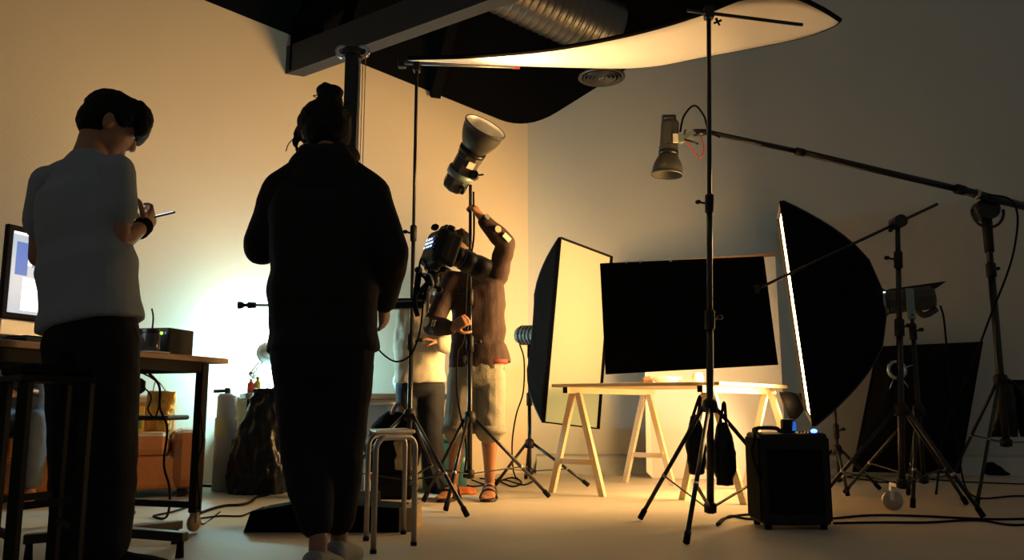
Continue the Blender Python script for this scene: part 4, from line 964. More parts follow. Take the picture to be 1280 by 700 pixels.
# black rubbish bag by the bench
bgc = V((at(325, 600, 5.72).x, 5.72, 0)); RB = thing('rubbish_bag', bgc, 'big black plastic rubbish bag slumped against the bench', 'bag')
mb = MB(); hb_ = at(325, 490, 5.72).z
mb.loft([(bgc + V((0, 0, .005)), V((.19, 0, 0)), V((0, .17, 0))), (bgc + V((0, 0, .12)), V((.215, 0, 0)), V((0, .19, 0))), (bgc + V((.01, 0, .35)), V((.18, 0, 0)), V((0, .16, 0))), (bgc + V((.03, 0, .55)), V((.12, 0, 0)), V((0, .10, 0))), (bgc + V((.03, 0, hb_)), V((.09, 0, 0)), V((0, .05, 0)))], 20)
blob(mb, 'bag_body', 'black_bag', RB, vox=.010, it=1, wr=.026, wf=9, seed=5, aniso=(1.3, 1.3, .6))
mb = MB(); mb.loft([(bgc + V((.03, 0, hb_ - .02)), V((.08, 0, 0)), V((0, .04, 0))), (bgc + V((.035, 0, hb_ + .02)), V((.11, 0, 0)), V((0, .07, 0)))], 14); blob(mb, 'gathered_neck', 'black_bag', RB, vox=.01, it=1, wr=.015, wf=14, seed=8)
def onb(t_, off, z=ZB): return wl(t_, off, z)
def bottle(b, label, body, capm, h=.12, r=.025, nm='bottle', cat='bottle'):
    t = thing(nm, b, label, cat)
    MB().lathe(b, (0, 0, 1), [(0, 0), (0, r), (h * .65, r), (h * .8, r * .45), (h * .9, r * .42), (h * .9, 0)], 18).build('bottle_body', body, t)
    MB().lathe(b + V((0, 0, h * .9)), (0, 0, 1), [(0, r * .5), (h * .12, r * .5), (h * .12, 0)], 14).build('cap', capm, t)
bottle(onb(.905, .5), 'small red bottle on the bench edge above the black rubbish bag', 'red', 'white_plastic', .10)
bottle(onb(.888, .5), 'small yellow bottle with a green cap on the bench above the black rubbish bag', 'yellow', 'green', .11)
bottle(onb(.896, .38), 'small dark green bottle on the bench above the black rubbish bag', 'green', 'black_plastic', .12)
# white film bag, green tin, helmet
wb = onb(.43, .22, ZB + .028); t = thing('plastic_bag', wb, 'crumpled translucent white plastic bag on the bench', 'bag')
mb = MB(); mb.loft([(wb, V((.10, 0, 0)), V((0, .08, 0))), (wb + V((0, 0, .1)), V((.13, 0, 0)), V((0, .09, 0))), (wb + V((.03, 0, .26)), V((.05, 0, 0)), V((0, .03, 0)))], 14); blob(mb, 'bag_body', 'film', t, vox=.01, it=1, wr=.03, wf=9, seed=2)
MB().tube(catmull([wb + V((.0, 0, .22)), wb + V((.03, -.02, .33)), wb + V((.07, 0, .22))], 6), .008, 8).build('handle', 'film', t)
gt = onb(.475, .51); t = thing('storage_tin', gt, 'squat olive green tin at the bench edge below the plastic bag', 'tin')
MB().lathe(gt, (0, 0, 1), [(0, 0), (0, .06), (.07, .062), (.075, .05), (.075, 0)], 20).build('tin_body', 'olive', t); MB().lathe(gt + V((0, 0, .075)), (0, 0, 1), [(0, .062), (.02, .06), (.02, 0)], 20).build('lid', 'green', t)
hm = onb(.395, .51, ZB + .0625); t = thing('toy_ball', hm - V((0, 0, .062)), 'pink, black and lime coloured ball on the bench', 'ball')
MB().ball(hm, .06, 18).build('ball_body', 'black_plastic', t)
MB().lathe(hm, nrm((.3, -.6, .5)), [(-.012, .0588), (-.008, .0625), (.014, .0615), (.018, .0565)], 24).build('pink_stripe', 'pink', t)
MB().lathe(hm, nrm((.3, -.6, -.5)), [(.02, .0565), (.022, .060), (.036, .051), (.036, .047)], 24).build('lime_stripe', 'lime', t)
# under and in front of the bench
wbx = V((at(468, 570, 6.0).x, 6.0, 0)); t = thing('white_bin', V((wbx.x, wbx.y, .0)), 'tall white plastic bin in front of the bench catching the lamp light', 'bin')
MB().loft([(wbx + V((0, 0, .0)), V((.085, 0, 0)), V((0, .085, 0))), (wbx + V((0, 0, .58)), V((.125, 0, 0)), V((0, .125, 0)))], 20, 5).build('bin_body', 'white_plastic', t)
MB().loft([(wbx + V((0, 0, .58)), V((.13, 0, 0)), V((0, .13, 0))), (wbx + V((0, 0, .60)), V((.13, 0, 0)), V((0, .13, 0)))], 20, 5).build('bin_rim', 'white_plastic', t)
bk = V((at(494, 590, 5.45).x, 5.38, 0)); t = thing('camera_backpack', bk, 'black backpack with a tan flap standing near the slim stand', 'backpack')
mb = MB(); zt3 = at(510, 515, 5.5).z
mb.loft([(bk + V((0, 0, .16)), V((.14, 0, 0)), V((0, .1, 0))), (bk + V((-.01, 0, .3)), V((.18, 0, 0)), V((0, .12, 0))), (bk + V((-.0, 0, .45)), V((.15, 0, 0)), V((0, .1, 0))), (bk + V((.03, 0, zt3)), V((.07, 0, 0)), V((0, .06, 0)))], 18); blob(mb, 'bag_body', 'black_fabric', t, vox=.012, it=2, wr=.012, wf=8, seed=4)
mb = MB(); mb.loft([(bk + V((.07, -.09, .18)), V((.06, 0, 0)), V((0, .03, 0))), (bk + V((.06, -.10, .36)), V((.05, 0, 0)), V((0, .03, 0)))], 12); blob(mb, 'flap', 'weathered_wood', t, vox=.01, it=2, wr=.01, wf=14)
MB().tube(catmull([bk + V((-.02, -.05, zt3 - .03)), bk + V((.03, -.08, zt3 + .05)), bk + V((.08, -.05, zt3 - .05)), bk + V((.09, -.1, .35))], 6), .012, 8).build('shoulder_strap', 'brown', t)
MB().box(bk + V((0, 0, .08)), (.26, .2, .16), None, .02).build('lower_case', 'black_fabric', t)
bb_ = V((at(556, 585, 6.0).x, 6.02, 0)); t = thing('storage_crate', bb_, 'translucent turquoise storage crate on the floor behind the two men', 'crate')
MB().loft([(bb_ + V((0, 0, .0)), V((.15, 0, 0)), V((0, .11, 0))), (bb_ + V((0, 0, .33)), V((.18, 0, 0)), V((0, .13, 0)))], 20, 6).build('crate_body', 'blue_bin', t)
MB().loft([(bb_ + V((0, 0, .33)), V((.19, 0, 0)), V((0, .14, 0))), (bb_ + V((0, 0, .36)), V((.19, 0, 0)), V((0, .14, 0)))], 20, 6).build('crate_lid', 'blue_bin', t)
bx_ = V((at(472, 600, 5.72).x, 5.72, 0)); t = thing('cardboard_box', bx_, 'small white box on the floor below the white bin', 'box')
MB().box(bx_ + V((0, 0, .08)), (.16, .12, .16), None, .003).build('box_body', 'white_plastic', t); MB().box(bx_ + V((0, -.061, .11)), (.08, .002, .04)).build('printed_label', 'red', t)
oc = V((-.33, 5.66, 0)); mb = MB(); mb.loft([(oc + V((0, 0, .004)), V((.11, 0, 0)), V((0, .09, 0))), (oc + V((0, 0, .035)), V((.07, 0, 0)), V((0, .05, 0)))], 14)
tag(blob(mb, 'orange_cloth', 'orange', None, oc, vox=.01, it=1, wr=.012, wf=12), 'orange cloth lying on the floor by the turquoise crate', 'cloth')
for k, (t_, of, sx, sy, sz, m_, lab) in enumerate(((.52, .35, .14, .1, .05, 'black_plastic', 'flat black tool case on the bench shelf'), (.45, .45, .18, .12, .03, 'blue_bin', 'stack of pale blue folders on the bench shelf'), (.37, .4, .1, .1, .08, 'brown', 'small brown box on the bench shelf'))):
    b = wl(t_, of, .4812); t = thing(('tool_case', 'folder_stack', 'brown_box')[k], b, lab, ('case', 'folders', 'box')[k])
    MB().box(b + V((0, 0, sz / 2)), (sx, sy, sz), RS, .006).build('box_body', m_, t); MB().box(b + V((0, 0, sz + .004)), (sx * .9, sy * .9, .008), RS, .002).build('top_panel', m_, t)

# ------------------------------------------------------------------ loose cables on the floor
def cable(pts, label, r=.006, z=.007):
    P_ = [onz(p[0], p[1], z) for p in pts]
    return tag(MB().tube(catmull(P_, 8), r, 8).build('floor_cable', 'black_rubber', None, P_[0]), label, 'cable')
cable([(1042, 648), (1090, 644), (1150, 645), (1210, 648), (1250, 649), (1300, 648)], 'black cable running along the floor from the power pack, upper strand')
cable([(1042, 654), (1100, 653), (1160, 653), (1220, 650), (1262, 656), (1300, 655)], 'black cable running along the floor from the power pack, lower strand')
cable([(896, 655), (905, 648), (925, 644), (945, 643), (956, 645)], 'black cable curling out beside the power pack, upper strand')
cable([(897, 656), (912, 645), (930, 648), (950, 650), (956, 654)], 'black cable curling out beside the power pack, lower strand')
cable([(248, 642), (265, 636), (282, 632), (300, 631), (312, 628), (322, 621), (338, 617), (335, 612), (323, 606)], 'wavy black cable from the desk leg towards the rubbish bag', .008, .009)
cable([(250, 648), (275, 645), (300, 645), (312, 641), (330, 634)], 'thin brown-black cable on the floor between the desk and the studio stand', .005)
cable([(230, 607), (250, 607), (275, 608), (300, 607), (340, 608)], 'black cable along the floor at the foot of the pale cylinder', .009, .01)
cable([(575, 602), (590, 608), (615, 604), (640, 597), (652, 603), (640, 608), (620, 600), (600, 598)], 'tangled black cable on the floor behind the sandals')
cable([(1040, 588), (1060, 596), (1085, 600), (1110, 603), (1140, 600)], 'black cable on the floor crossing behind the wheeled stand')
cable([(1150, 598), (1200, 602), (1250, 604), (1300, 606)], 'faint black cable on the floor near the black cloth heaps', .005)

# ------------------------------------------------------------------ people
def hand(mb, w, d, pn, curl=.5, thumb=1, k=1.0):
    """w wrist, d along the palm, pn side the fingers curl to, thumb +1/-1 side"""
    d = nrm(d); pn = nrm(V(pn) - d * V(pn).dot(d)); s = d.cross(pn)
    w = V(w)
    mb.loft([(w - d * .03, s * .024 * k, pn * .018 * k), (w, s * .026 * k, pn * .018 * k), (w + d * .03 * k, s * .036 * k, pn * .017 * k), (w + d * .075 * k, s * .041 * k, pn * .015 * k), (w + d * .092 * k, s * .037 * k, pn * .011 * k)], 14, 2.6)
    for i, (ln, rf) in enumerate(((.070, .0088), (.080, .0092), (.074, .0088), (.058, .0078))):
        o = w + d * (.082 * k) + s * ((-.030 + .0205 * i) * k * thumb * -1)
        dd_ = d + s * (-.10 + .07 * i) * -thumb; dd_.normalize(); P_ = [o - d * .015, o]; a = curl * .55
        for j, fr in enumerate((.45, .32, .25)):
            c_, s_ = math.cos(a), math.sin(a); v = dd_ * c_ + pn * s_
            P_.append(P_[-1] + v * (ln * fr * k)); a += curl
        mb.tube(P_, [rf * k, rf * k * 1.05, rf * k, rf * k * .95, rf * k * .72], 10); mb.ball(P_[-1], rf * k * .72, 8)
    o = w + d * .022 * k + s * (.028 * thumb) * k
    P_ = [o, o + (d * .45 + s * thumb * .8 + pn * .35).normalized() * .038 * k]
    P_.append(P_[-1] + (d * .75 + s * thumb * .35 + pn * (.35 + curl * .3)).normalized() * .034 * k); P_.append(P_[-1] + (d * .8 + pn * (.4 + curl * .5)).normalized() * .026 * k)
    mb.tube(P_, [.014 * k, .0115 * k, .0105 * k, .008 * k], 10); mb.ball(P_[-1], .008 * k, 8)
def head_shape(mb, c, f, u, k=1.0):
    f = nrm(f); u = nrm(V(u) - f * V(u).dot(f)); r = f.cross(u); R = Matrix((r, f, u)).transposed(); c = V(c)
    P_ = lambda x, y, z: c + R @ V((x * k, y * k, z * k))
    mb.ball(P_(0, -.012, .03), (.074 * k, .094 * k, .088 * k), 24, R)
    mb.ball(P_(0, .028, -.02), (.064 * k, .064 * k, .085 * k), 20, R)
    mb.ball(P_(0, .045, -.075), (.044 * k, .042 * k, .036 * k), 16, R)
    mb.loft([(P_(0, .086, .02), R @ V((.008 * k, 0, 0)), R @ V((0, .008 * k, 0))), (P_(0, .100, -.012), R @ V((.011 * k, 0, 0)), R @ V((0, .014 * k, 0))), (P_(0, .098, -.028), R @ V((.016 * k, 0, 0)), R @ V((0, .014 * k, 0)))], 10)
    mb.ball(P_(0, .086, -.052), (.022 * k, .012 * k, .007 * k), 10, R); mb.ball(P_(0, .084, -.062), (.019 * k, .012 * k, .007 * k), 10, R)
    for q in (-1, 1):
        mb.ball(P_(q * .030, .076, .028), (.020 * k, .012 * k, .007 * k), 10, R)
        mb.ball(P_(q * .076, -.008, -.004), (.010 * k, .020 * k, .032 * k), 12, R @ Matrix.Rotation(.2, 3, 'X')); mb.ball(P_(q * .082, -.014, .008), (.008 * k, .016 * k, .020 * k), 10, R)
    return R
def eyes(parent, c, f, u, k=1.0):
    f = nrm(f); u = nrm(V(u) - f * V(u).dot(f)); r = f.cross(u); R = Matrix((r, f, u)).transposed()
    for q in (-1, 1): MB().ball(V(c) + R @ V((q * .030 * k, .079 * k, .012 * k)), (.012 * k, .010 * k, .007 * k), 10, R).build('eye', 'white_plastic', parent)
def spine(J):
    return catmull([J['pelvis'], J['waist'], J['chest'], J['neck']], 4)
def torso(mb, J, wd_, dp_, add=0.0, top=True, ex=2.5, lo=0):
    """rings from pelvis up to the neck base; wd_/dp_ half sizes at pelvis, waist, chest, shoulder"""
    S_ = spine(J); n = len(S_); rg = []
    hr = nrm(J['hr'] - J['hl']); sr = nrm(J['sr'] - J['sl'])
    W = [wd_[0], (wd_[0] + wd_[1]) / 2, wd_[1] * .99, wd_[1], wd_[1], wd_[1] * 1.05, wd_[2] * .95, wd_[2], wd_[2], wd_[2] * 1.02, wd_[3], wd_[3] * .72, wd_[3] * .36]
    D = [dp_[0], dp_[0], dp_[1] * 1.02, dp_[1], dp_[1], dp_[1] * 1.05, dp_[2] * .95, dp_[2], dp_[2], dp_[2] * .97, dp_[3], dp_[3] * .85, dp_[3] * .6]
    for i, c in enumerate(S_):
        if i < lo: continue
        t = i / (n - 1); r = nrm(hr.lerp(sr, min(1, t * 1.2))); ax = nrm(S_[min(i + 1, n - 1)] - S_[max(i - 1, 0)])
        r = nrm(r - ax * r.dot(ax)); f = ax.cross(r)
        w = W[min(i, 12)] + add; d = D[min(i, 12)] + add
        rg.append((c, r * w, f * d))
    mb.loft(rg, 24, ex)
def limb(mb, pts, rad, n=14):
    P_ = [V(p) for p in pts]; mb.tube(P_, rad, n); mb.ball(P_[0], rad[0] * .98, 12); mb.ball(P_[-1], rad[-1] * .98, 12)
def mid(a, b, t): return V(a).lerp(V(b), t)
def arm_skin(mb, J, s, k=1.0):
    a, b, c = J['s' + s], J['e' + s], J['w' + s]
    limb(mb, [a, mid(a, b, .4), mid(a, b, .85), b], [.05 * k, .046 * k, .037 * k, .036 * k]); limb(mb, [b, mid(b, c, .3), mid(b, c, .75), c], [.036 * k, .040 * k, .030 * k, .026 * k])
def leg_skin(mb, J, s, k=1.0):
    a, b, c = J['h' + s], J['k' + s], J['a' + s]
    limb(mb, [a, mid(a, b, .4), mid(a, b, .9), b], [.078 * k, .07 * k, .05 * k, .048 * k]); limb(mb, [b, mid(b, c, .28), mid(b, c, .7), c], [.048 * k, .052 * k, .037 * k, .033 * k])
def foot(mb, a, toe, k=1.0, z0=0.0, h=.0, toes=False):
    """a ankle, toe = direction"""
    t = V((toe[0], toe[1], 0)).normalized(); s = V((-t.y, t.x, 0)); up = V((0, 0, 1)); b = V((a.x, a.y, z0))
    mb.loft([(b - t * .06 * k + up * .035, s * .024 * k, up * .03), (b - t * .03 * k + up * .045, s * .034 * k, up * .044), (b + t * .03 * k + up * .042, s * .035 * k, up * .04), (b + t * .10 * k + up * .03, s * .043 * k, up * .028), (b + t * .155 * k + up * .02, s * .045 * k, up * .019), (b + t * (.185 if toes else .20) * k + up * .017, s * .034 * k, up * .014)], 16, 2.3)
    if toes:
        for i in range(5):
            o = b + t * (.175 - .006 * abs(i - 1) * 1.2) * k + s * ((-.034 + .017 * i) * k); r_ = .013 if i == 0 else .0095
            mb.tube([o + up * .016, o + t * .025 * k + up * .016, o + t * .045 * k + up * .012], [r_, r_, r_ * .8], 8); mb.ball(o + t * .045 * k + up * .012, r_ * .8, 8)
    limb(mb, [a, b + up * .05 - t * .005], [.033 * k, .032 * k])
def person_body(J, label, skin='skin', vox=.0065, k=1.0, toes=False, hands=True, W=((.15, .135, .15, .155), (.10, .09, .10, .075))):
    mb = MB(); R = head_shape(mb, J['head'], J['hf'], J['hu'], J.get('hk', 1.0))
    hc_ = V(J['head']); f = nrm(J['hf']); u = nrm(V(J['hu']) - f * V(J['hu']).dot(f))
    limb(mb, [hc_ - u * .05 - f * .025, mid(hc_ - u * .06 - f * .025, J['neck'], .6), J['neck'] - V((0, 0, .02))], [.052 * k, .052 * k, .062 * k])
    torso(mb, J, [x * k for x in W[0]], [x * k for x in W[1]], -.012)
    for s in 'lr':
        arm_skin(mb, J, s, k); leg_skin(mb, J, s, k)
        limb(mb, [J['neck'] - V((0, 0, .05)), J['s' + s]], [.05 * k, .05 * k])
        d, pn, curl, th = J['hand' + s]; hand(mb, J['w' + s], d, pn, curl, th, .95 * k)
        foot(mb, J['a' + s], J['toe' + s], k, J.get('z' + s, 0.012), toes=toes)
    o = blob(mb, 'person', skin, None, J['root'], vox=vox, it=2)
    tag(o, label, 'person'); eyes(o, J['head'], J['hf'], J['hu'], J.get('hk', 1.0)); return o
def sleeve(mb, J, s, upto, r0, r1, r2=None, long_=False):
    a, b, c = J['s' + s], J['e' + s], J['w' + s]
    if not long_: limb(mb, [a, mid(a, b, upto * .5), mid(a, b, upto)], [r0, (r0 + r1) / 2, r1]); return
    limb(mb, [a, mid(a, b, .5), b], [r0, (r0 + r1) / 2, r1]); e = mid(b, c, upto); limb(mb, [b, mid(b, c, .35), e], [r1, r1 * .98, r2])
def trousers(mb, J, W, D, rr, upto=.96, add=.0):
    rg = []; hr = nrm(J['hr'] - J['hl']); f = V((0, 0, 1)).cross(hr)
    c = J['pelvis']; wv = nrm(J['waist'] - J['pelvis'])
    for z, w, d in ((-.10, .8, .8), (-.06, 1.0, 1.0), (0, 1.03, 1.05), (.07, .99, .98), (.13, .93, .9)): rg.append((c + wv * z, hr * (W * w), f * (D * d)))
    mb.loft(rg, 22, 2.5)
    for s in 'lr':
        a, b, e = J['h' + s], J['k' + s], J['a' + s]
        limb(mb, [a, mid(a, b, .5), b], [rr[0], (rr[0] + rr[1]) / 2, rr[1]], 16)
        if upto > 0: q = mid(b, e, upto); limb(mb, [b, mid(b, q, .4), q], [rr[1], rr[1] * .98, rr[2]], 16)
def shoes(parent, J, m, k=1.0, sole='black_rubber'):
    for s in 'lr':
        t = V((J['toe' + s][0], J['toe' + s][1], 0)).normalized(); sd_ = V((-t.y, t.x, 0)); up = V((0, 0, 1)); b = V((J['a' + s].x, J['a' + s].y, J.get('z' + s, .012) - .012))
        mb = MB(); mb.loft([(b - t * .078 * k + up * .05, sd_ * .03 * k, up * .04), (b - t * .05 * k + up * .058, sd_ * .042 * k, up * .052), (b + t * .03 * k + up * .055, sd_ * .044 * k, up * .05), (b + t * .10 * k + up * .042, sd_ * .051 * k, up * .038), (b + t * .17 * k + up * .033, sd_ * .05 * k, up * .029), (b + t * .222 * k + up * .026, sd_ * .032 * k, up * .018)], 18, 2.6)
        sh = blob(mb, 'shoe', m, parent, vox=.007, it=2)
        mb = MB(); mb.loft([(b + t * .07 * k + up * .001, t * .16 * k, sd_ * .047 * k), (b + t * .07 * k + up * .02, t * .162 * k, sd_ * .05 * k)], 20, 3); mb.build('sole', sole, sh)

# --- man with the phone, grey T-shirt
f_ = nrm((.5, .86, 0)); r_ = nrm((.86, -.5, 0))
J = dict(root=V((at(112, 700, 2.93).x, 2.93, 0)), pelvis=at(114, 408, 2.88), waist=at(110, 355, 2.89), chest=at(104, 265, 2.92), neck=at(112, 192, 2.94),
    head=at(137, 160, 2.99), hf=(.74, .42, -.50), hu=(.45, .25, .85), hk=1.04,
    sr=at(147, 214, 2.86), sl=at(58, 226, 3.01), er=at(148, 302, 2.86), el=at(48, 322, 3.04), wr=at(178, 284, 3.04), wl=at(140, 296, 3.20),
    hr=at(136, 425, 2.85), hl=at(92, 425, 2.92), kr=at(139, 560, 2.84), kl=at(94, 560, 2.92), ar=at(134, 682, 2.84), al=at(92, 678, 2.93), toer=(.55, .83), toel=(.45, .9))
J['handr'] = (nrm(at(196, 266, 3.12) - J['wr']), (-.3, .6, .6), .75, 1); J['handl'] = (nrm(at(172, 284, 3.20) - J['wl']), (.2, -.4, .9), .6, -1)
P1 = person_body(J, 'person in a grey T-shirt and black trousers looking down at a phone')
mb = MB(); torso(mb, J, (.182, .168, .166, .150), (.138, .126, .122, .08), .004, lo=0)
for s in 'lr': limb(mb, [J['neck'] - V((0, 0, .05)), J['s' + s] + V((0, 0, -.005))], [.058, .054]); sleeve(mb, J, s, .56, .060, .064)
blob(mb, 't_shirt', 'tee_grey', P1, vox=.009, it=4, wr=.006, wf=7, seed=1, aniso=(1, 1, .6))
mb = MB(); trousers(mb, J, .160, .118, (.102, .082, .072)); blob(mb, 'trousers', 'denim_black', P1, vox=.010, it=3, wr=.006, wf=8, seed=2)
hc_ = J['head']; hf = nrm(J['hf']); hu = nrm(V(J['hu']) - hf * V(J['hu']).dot(hf)); hr_ = hf.cross(hu); HR = Matrix((hr_, hf, hu)).transposed()
hp_ = lambda x, y, z: hc_ + HR @ V((x, y, z))
mb = MB(); mb.ball(hp_(0, -.022, .05), (.088, .103, .090), 22, HR); mb.ball(hp_(0, -.05, .0), (.078, .068, .075), 18, HR); mb.ball(hp_(0, .025, .09), (.078, .078, .058), 16, HR)
for x in (-.05, -.025, 0, .025, .05): mb.tube(catmull([hp_(x, .02, .12), hp_(x, .07, .098), hp_(x * 1.1, .092, .06), hp_(x * 1.1, .098, .018)], 4), [.026, .028, .030, .032, .032, .032, .030, .030, .028, .025, .022, .018, .012], 8)
for q in (-1, 1): mb.ball(hp_(q * .078, .03, .05), (.014, .03, .035), 10, HR)
blob(mb, 'hair', 'hair', P1, vox=.006, it=2, wr=.005, wf=26, seed=4)
shoes(P1, J, 'black_fabric')
mb = MB(); w_ = J['wr']; wd2 = nrm(J['handr'][0])
for k in range(3):
    c_ = w_ + wd2 * (-.02 + .014 * k); MB().lathe(c_, nrm(J['wr'] - J['er']), [(-.006, .028), (-.006, .035), (.006, .035), (.006, .028)], 20, close=True).build('bracelet', 'black_rubber', P1)
ph0, ph1 = at(182, 273, 3.08), at(207, 267, 3.17)
phd = nrm(ph1 - ph0); phs = ray(195, 270); phs = nrm(phs - phd * phs.dot(phd)); phn = phd.cross(phs); phn = phn if phn.z > 0 else -phn
PR = Matrix((phs, phd, phn)).transposed(); phc = (ph0 + ph1) / 2 + V((0, .01, 0))
PH = thing('mobile_phone', phc, 'thin black phone held by the person in the grey T-shirt', 'phone')
MB().box(phc, (.066, .135, .008), PR, .003).build('phone_case', 'black_plastic', PH); MB().box(phc + phn * .0045, (.058, .12, .001), PR).build('screen', 'phone_screen', PH)

# --- woman in black hoodie, bun
J = dict(root=V((at(405, 700, 2.9).x, 2.9, 0)), pelvis=at(404, 440, 2.90), waist=at(404, 385, 2.9), chest=at(404, 285, 2.91), neck=at(408, 206, 2.93),
    head=at(405, 172, 3.00), hf=(-.42, .74, -.52), hu=(-.18, .45, .87), hk=1.0,
    sl=at(352, 238, 2.94), sr=at(462, 242, 2.92), el=at(327, 308, 2.98), er=at(488, 318, 2.90), wl=at(352, 292, 3.19), wr=at(479, 378, 3.06),
    hl=at(376, 455, 2.90), hr=at(432, 455, 2.90), kl=at(383, 570, 2.90), kr=at(424, 570, 2.95), al=at(398, 672, 2.83), ar=at(424, 668, 3.04), toel=(.10, 1), toer=(.1, 1))
J['zl'] = .012; J['zr'] = .012
J['handr'] = (V((.0, .55, -.8)), (-.9, .3, .2), .5, 1); J['handl'] = (nrm((.55, .5, .35)), (.2, .2, .9), .6, -1)
P2 = person_body(J, 'person in a black hooded jacket with hair in a top bun', k=.94)
mb = MB(); torso(mb, J, (.190, .178, .178, .165), (.135, .125, .13, .10), .006)
for s in 'lr': limb(mb, [J['neck'] - V((0, 0, .01)), mid(J['neck'] - V((0, 0, .015)), J['s' + s], .55), J['s' + s]], [.088, .080, .070]); sleeve(mb, J, s, .93, .071, .066, .048, True)
jk = blob(mb, 'hooded_jacket', 'hoodie_black', P2, vox=.010, it=4, wr=.008, wf=6.5, seed=6, aniso=(1, 1, .8))
mb = MB(); nk = J['neck'] + V((0, 0, .028))
mb.tube(catmull([nk + V((-.075, .07, .02)), nk + V((-.078, .0, .012)), nk + V((-.05, -.055, .0)), nk + V((0, -.075, -.005)), nk + V((.05, -.055, .0)), nk + V((.078, .0, .012)), nk + V((.075, .07, .02))], 5), .034, 12)
mb.ball(nk + V((0, -.06, -.05)), (.125, .055, .075), 16); mb.ball(nk + V((0, -.085, -.10)), (.10, .04, .09), 16)
blob(mb, 'hood', 'hoodie_black', jk, vox=.009, it=4, wr=.005, wf=10, seed=7)
mb = MB(); trousers(mb, J, .172, .135, (.100, .082, .058), .80); blob(mb, 'trousers', 'denim_black', P2, vox=.010, it=3, wr=.005, wf=8, seed=9)
hc_ = J['head']; hf = nrm(J['hf']); hu = nrm(V(J['hu']) - hf * V(J['hu']).dot(hf)); hr_ = hf.cross(hu); HR = Matrix((hr_, hf, hu)).transposed()
mb = MB(); mb.ball(hp_(0, -.02, .042), (.099, .108, .092), 22, HR); mb.ball(hp_(0, -.045, -.015), (.088, .075, .078), 18, HR)
bun = at(412, 128, 2.99); mb.ball(bun, (.046, .05, .046), 18); mb.ball(bun + V((-.015, 0, .045)), (.034, .03, .028), 12); mb.ball(bun + V((.018, 0, .035)), (.03, .03, .03), 12); mb.ball(bun + V((0, 0, -.04)), (.04, .04, .03), 12)
for q in (-1, 1): mb.tube(catmull([hp_(q * .06, .04, .09), hp_(q * .088, .05, .04), hp_(q * .090, .052, -.01), hp_(q * .084, .05, -.055)], 4), [.016] * 5 + [.011] * 4 + [.006] * 4, 8)
hr_o = blob(mb, 'hair', 'hair', P2, vox=.006, it=1, wr=.008, wf=22, seed=12)
rs = random.Random(2)
for k in range(7):
    a = rs.uniform(-.4, 3.5); s0 = bun + V((math.cos(a) * .04, 0, math.sin(a) * .045))
    MB().tube(catmull([s0, s0 + V((math.cos(a) * .025, 0, math.sin(a) * .03 + .005)), s0 + V((math.cos(a) * .02 + .02, .01, math.sin(a) * .03 + .012))], 4), .002, 5).build('loose_strand', 'hair', hr_o)
MB().tube(catmull([hp_(-.05, .06, .10), hp_(-.10, .10, .055), hp_(-.115, .11, .01)], 5), .002, 5).build('loose_strand', 'hair', hr_o)
shoes(P2, J, 'sneaker', .95, 'sneaker')
mb = MB(); ph = J['wl'] + V((.075, .09, .06)); PH = thing('mobile_phone', ph, 'glowing phone in front of the person in the black hooded jacket', 'phone')
PR = Matrix.Rotation(math.radians(-35), 3, 'X') @ Matrix.Rotation(0, 3, 'Z')
MB().box(ph, (.068, .14, .008), PR, .003).build('phone_case', 'black_plastic', PH); MB().box(ph + PR @ V((0, 0, .0046)), (.06, .125, .001), PR).build('screen', 'phone_screen', PH)

# --- man holding the lamp up, brown shirt, pale shorts
J = dict(root=V((at(588, 620, 5.25).x, 5.25, 0)), pelvis=at(596, 462, 5.27), waist=at(598, 425, 5.27), chest=at(597, 372, 5.26), neck=at(590, 340, 5.27),
    head=at(573, 312, 5.22), hf=(-.25, -.93, -.25), hu=(-.05, -.2, .97), hk=.98,
    sl=at(622, 345, 5.25), sr=at(566, 352, 5.25), el=at(632, 304, 5.06), er=at(540, 407, 5.12), wl=at(602, 273, 4.98), wr=at(566, 410, 4.95),
    hl=at(612, 470, 5.27), hr=at(580, 470, 5.27), kl=at(612, 536, 5.26), kr=at(573, 536, 5.26), al=at(612, 601, 5.36), ar=at(566, 601, 5.33), toel=(-.02, -1), toer=(-.25, -1))
J['handl'] = (nrm(at(590, 256, 4.97) - J['wl']), (-.7, .3, .1), 1.15, -1); J['handr'] = (nrm(at(578, 402, 4.93) - J['wr']), (.4, .7, .1), 1.15, -1)
P3 = person_body(J, 'person in brown sweater and pale denim shorts holding a lamp up overhead', 'skin_tan', toes=True)
mb = MB(); torso(mb, J, (.172, .160, .165, .165), (.125, .115, .12, .085), .006)
hem = J['pelvis']; mb.loft([(hem + V((.02, 0, .045)), V((.195, 0, 0)), V((0, .13, 0))), (hem + V((0.01, 0, .16)), V((.175, 0, 0)), V((0, .125, 0)))], 20)
for s in 'lr': limb(mb, [J['neck'] - V((0, 0, .055)), J['s' + s]], [.062, .06]); sleeve(mb, J, s, .88, .068, .060, .042, True)
jm = blob(mb, 'sweater', 'brown_knit', P3, vox=.009, it=3, wr=.007, wf=8, seed=14)
def patch(p0, n, r_, m_, nm, sq=False, ax=None):
    n = nrm(n)
    if sq: a, b, c = frame(n, ax); MB().box(p0, r_, Matrix((a, b, c)).transposed(), .002).build(nm, m_, jm)
    else: MB().cyl(p0 - n * .004, p0 + n * .004, r_, r_, 18).build(nm, m_, jm)
fa = nrm(J['wl'] - J['el']); pn_ = nrm(V((.35, -.93, .1)) - fa * fa.dot(V((.35, -.93, .1))))
patch(mid(J['el'], J['wl'], .50) + pn_ * .058, pn_, .021, 'badge', 'round_badge')
patch(mid(J['el'], J['wl'], .16) + pn_ * .066, pn_, (.034, .058, .008), 'sticker', 'sleeve_patch', True, fa)
fb_ = nrm(J['wr'] - J['er']); pm_ = nrm(V((-.12, -.98, .12)) - fb_ * fb_.dot(V((-.12, -.98, .12))))
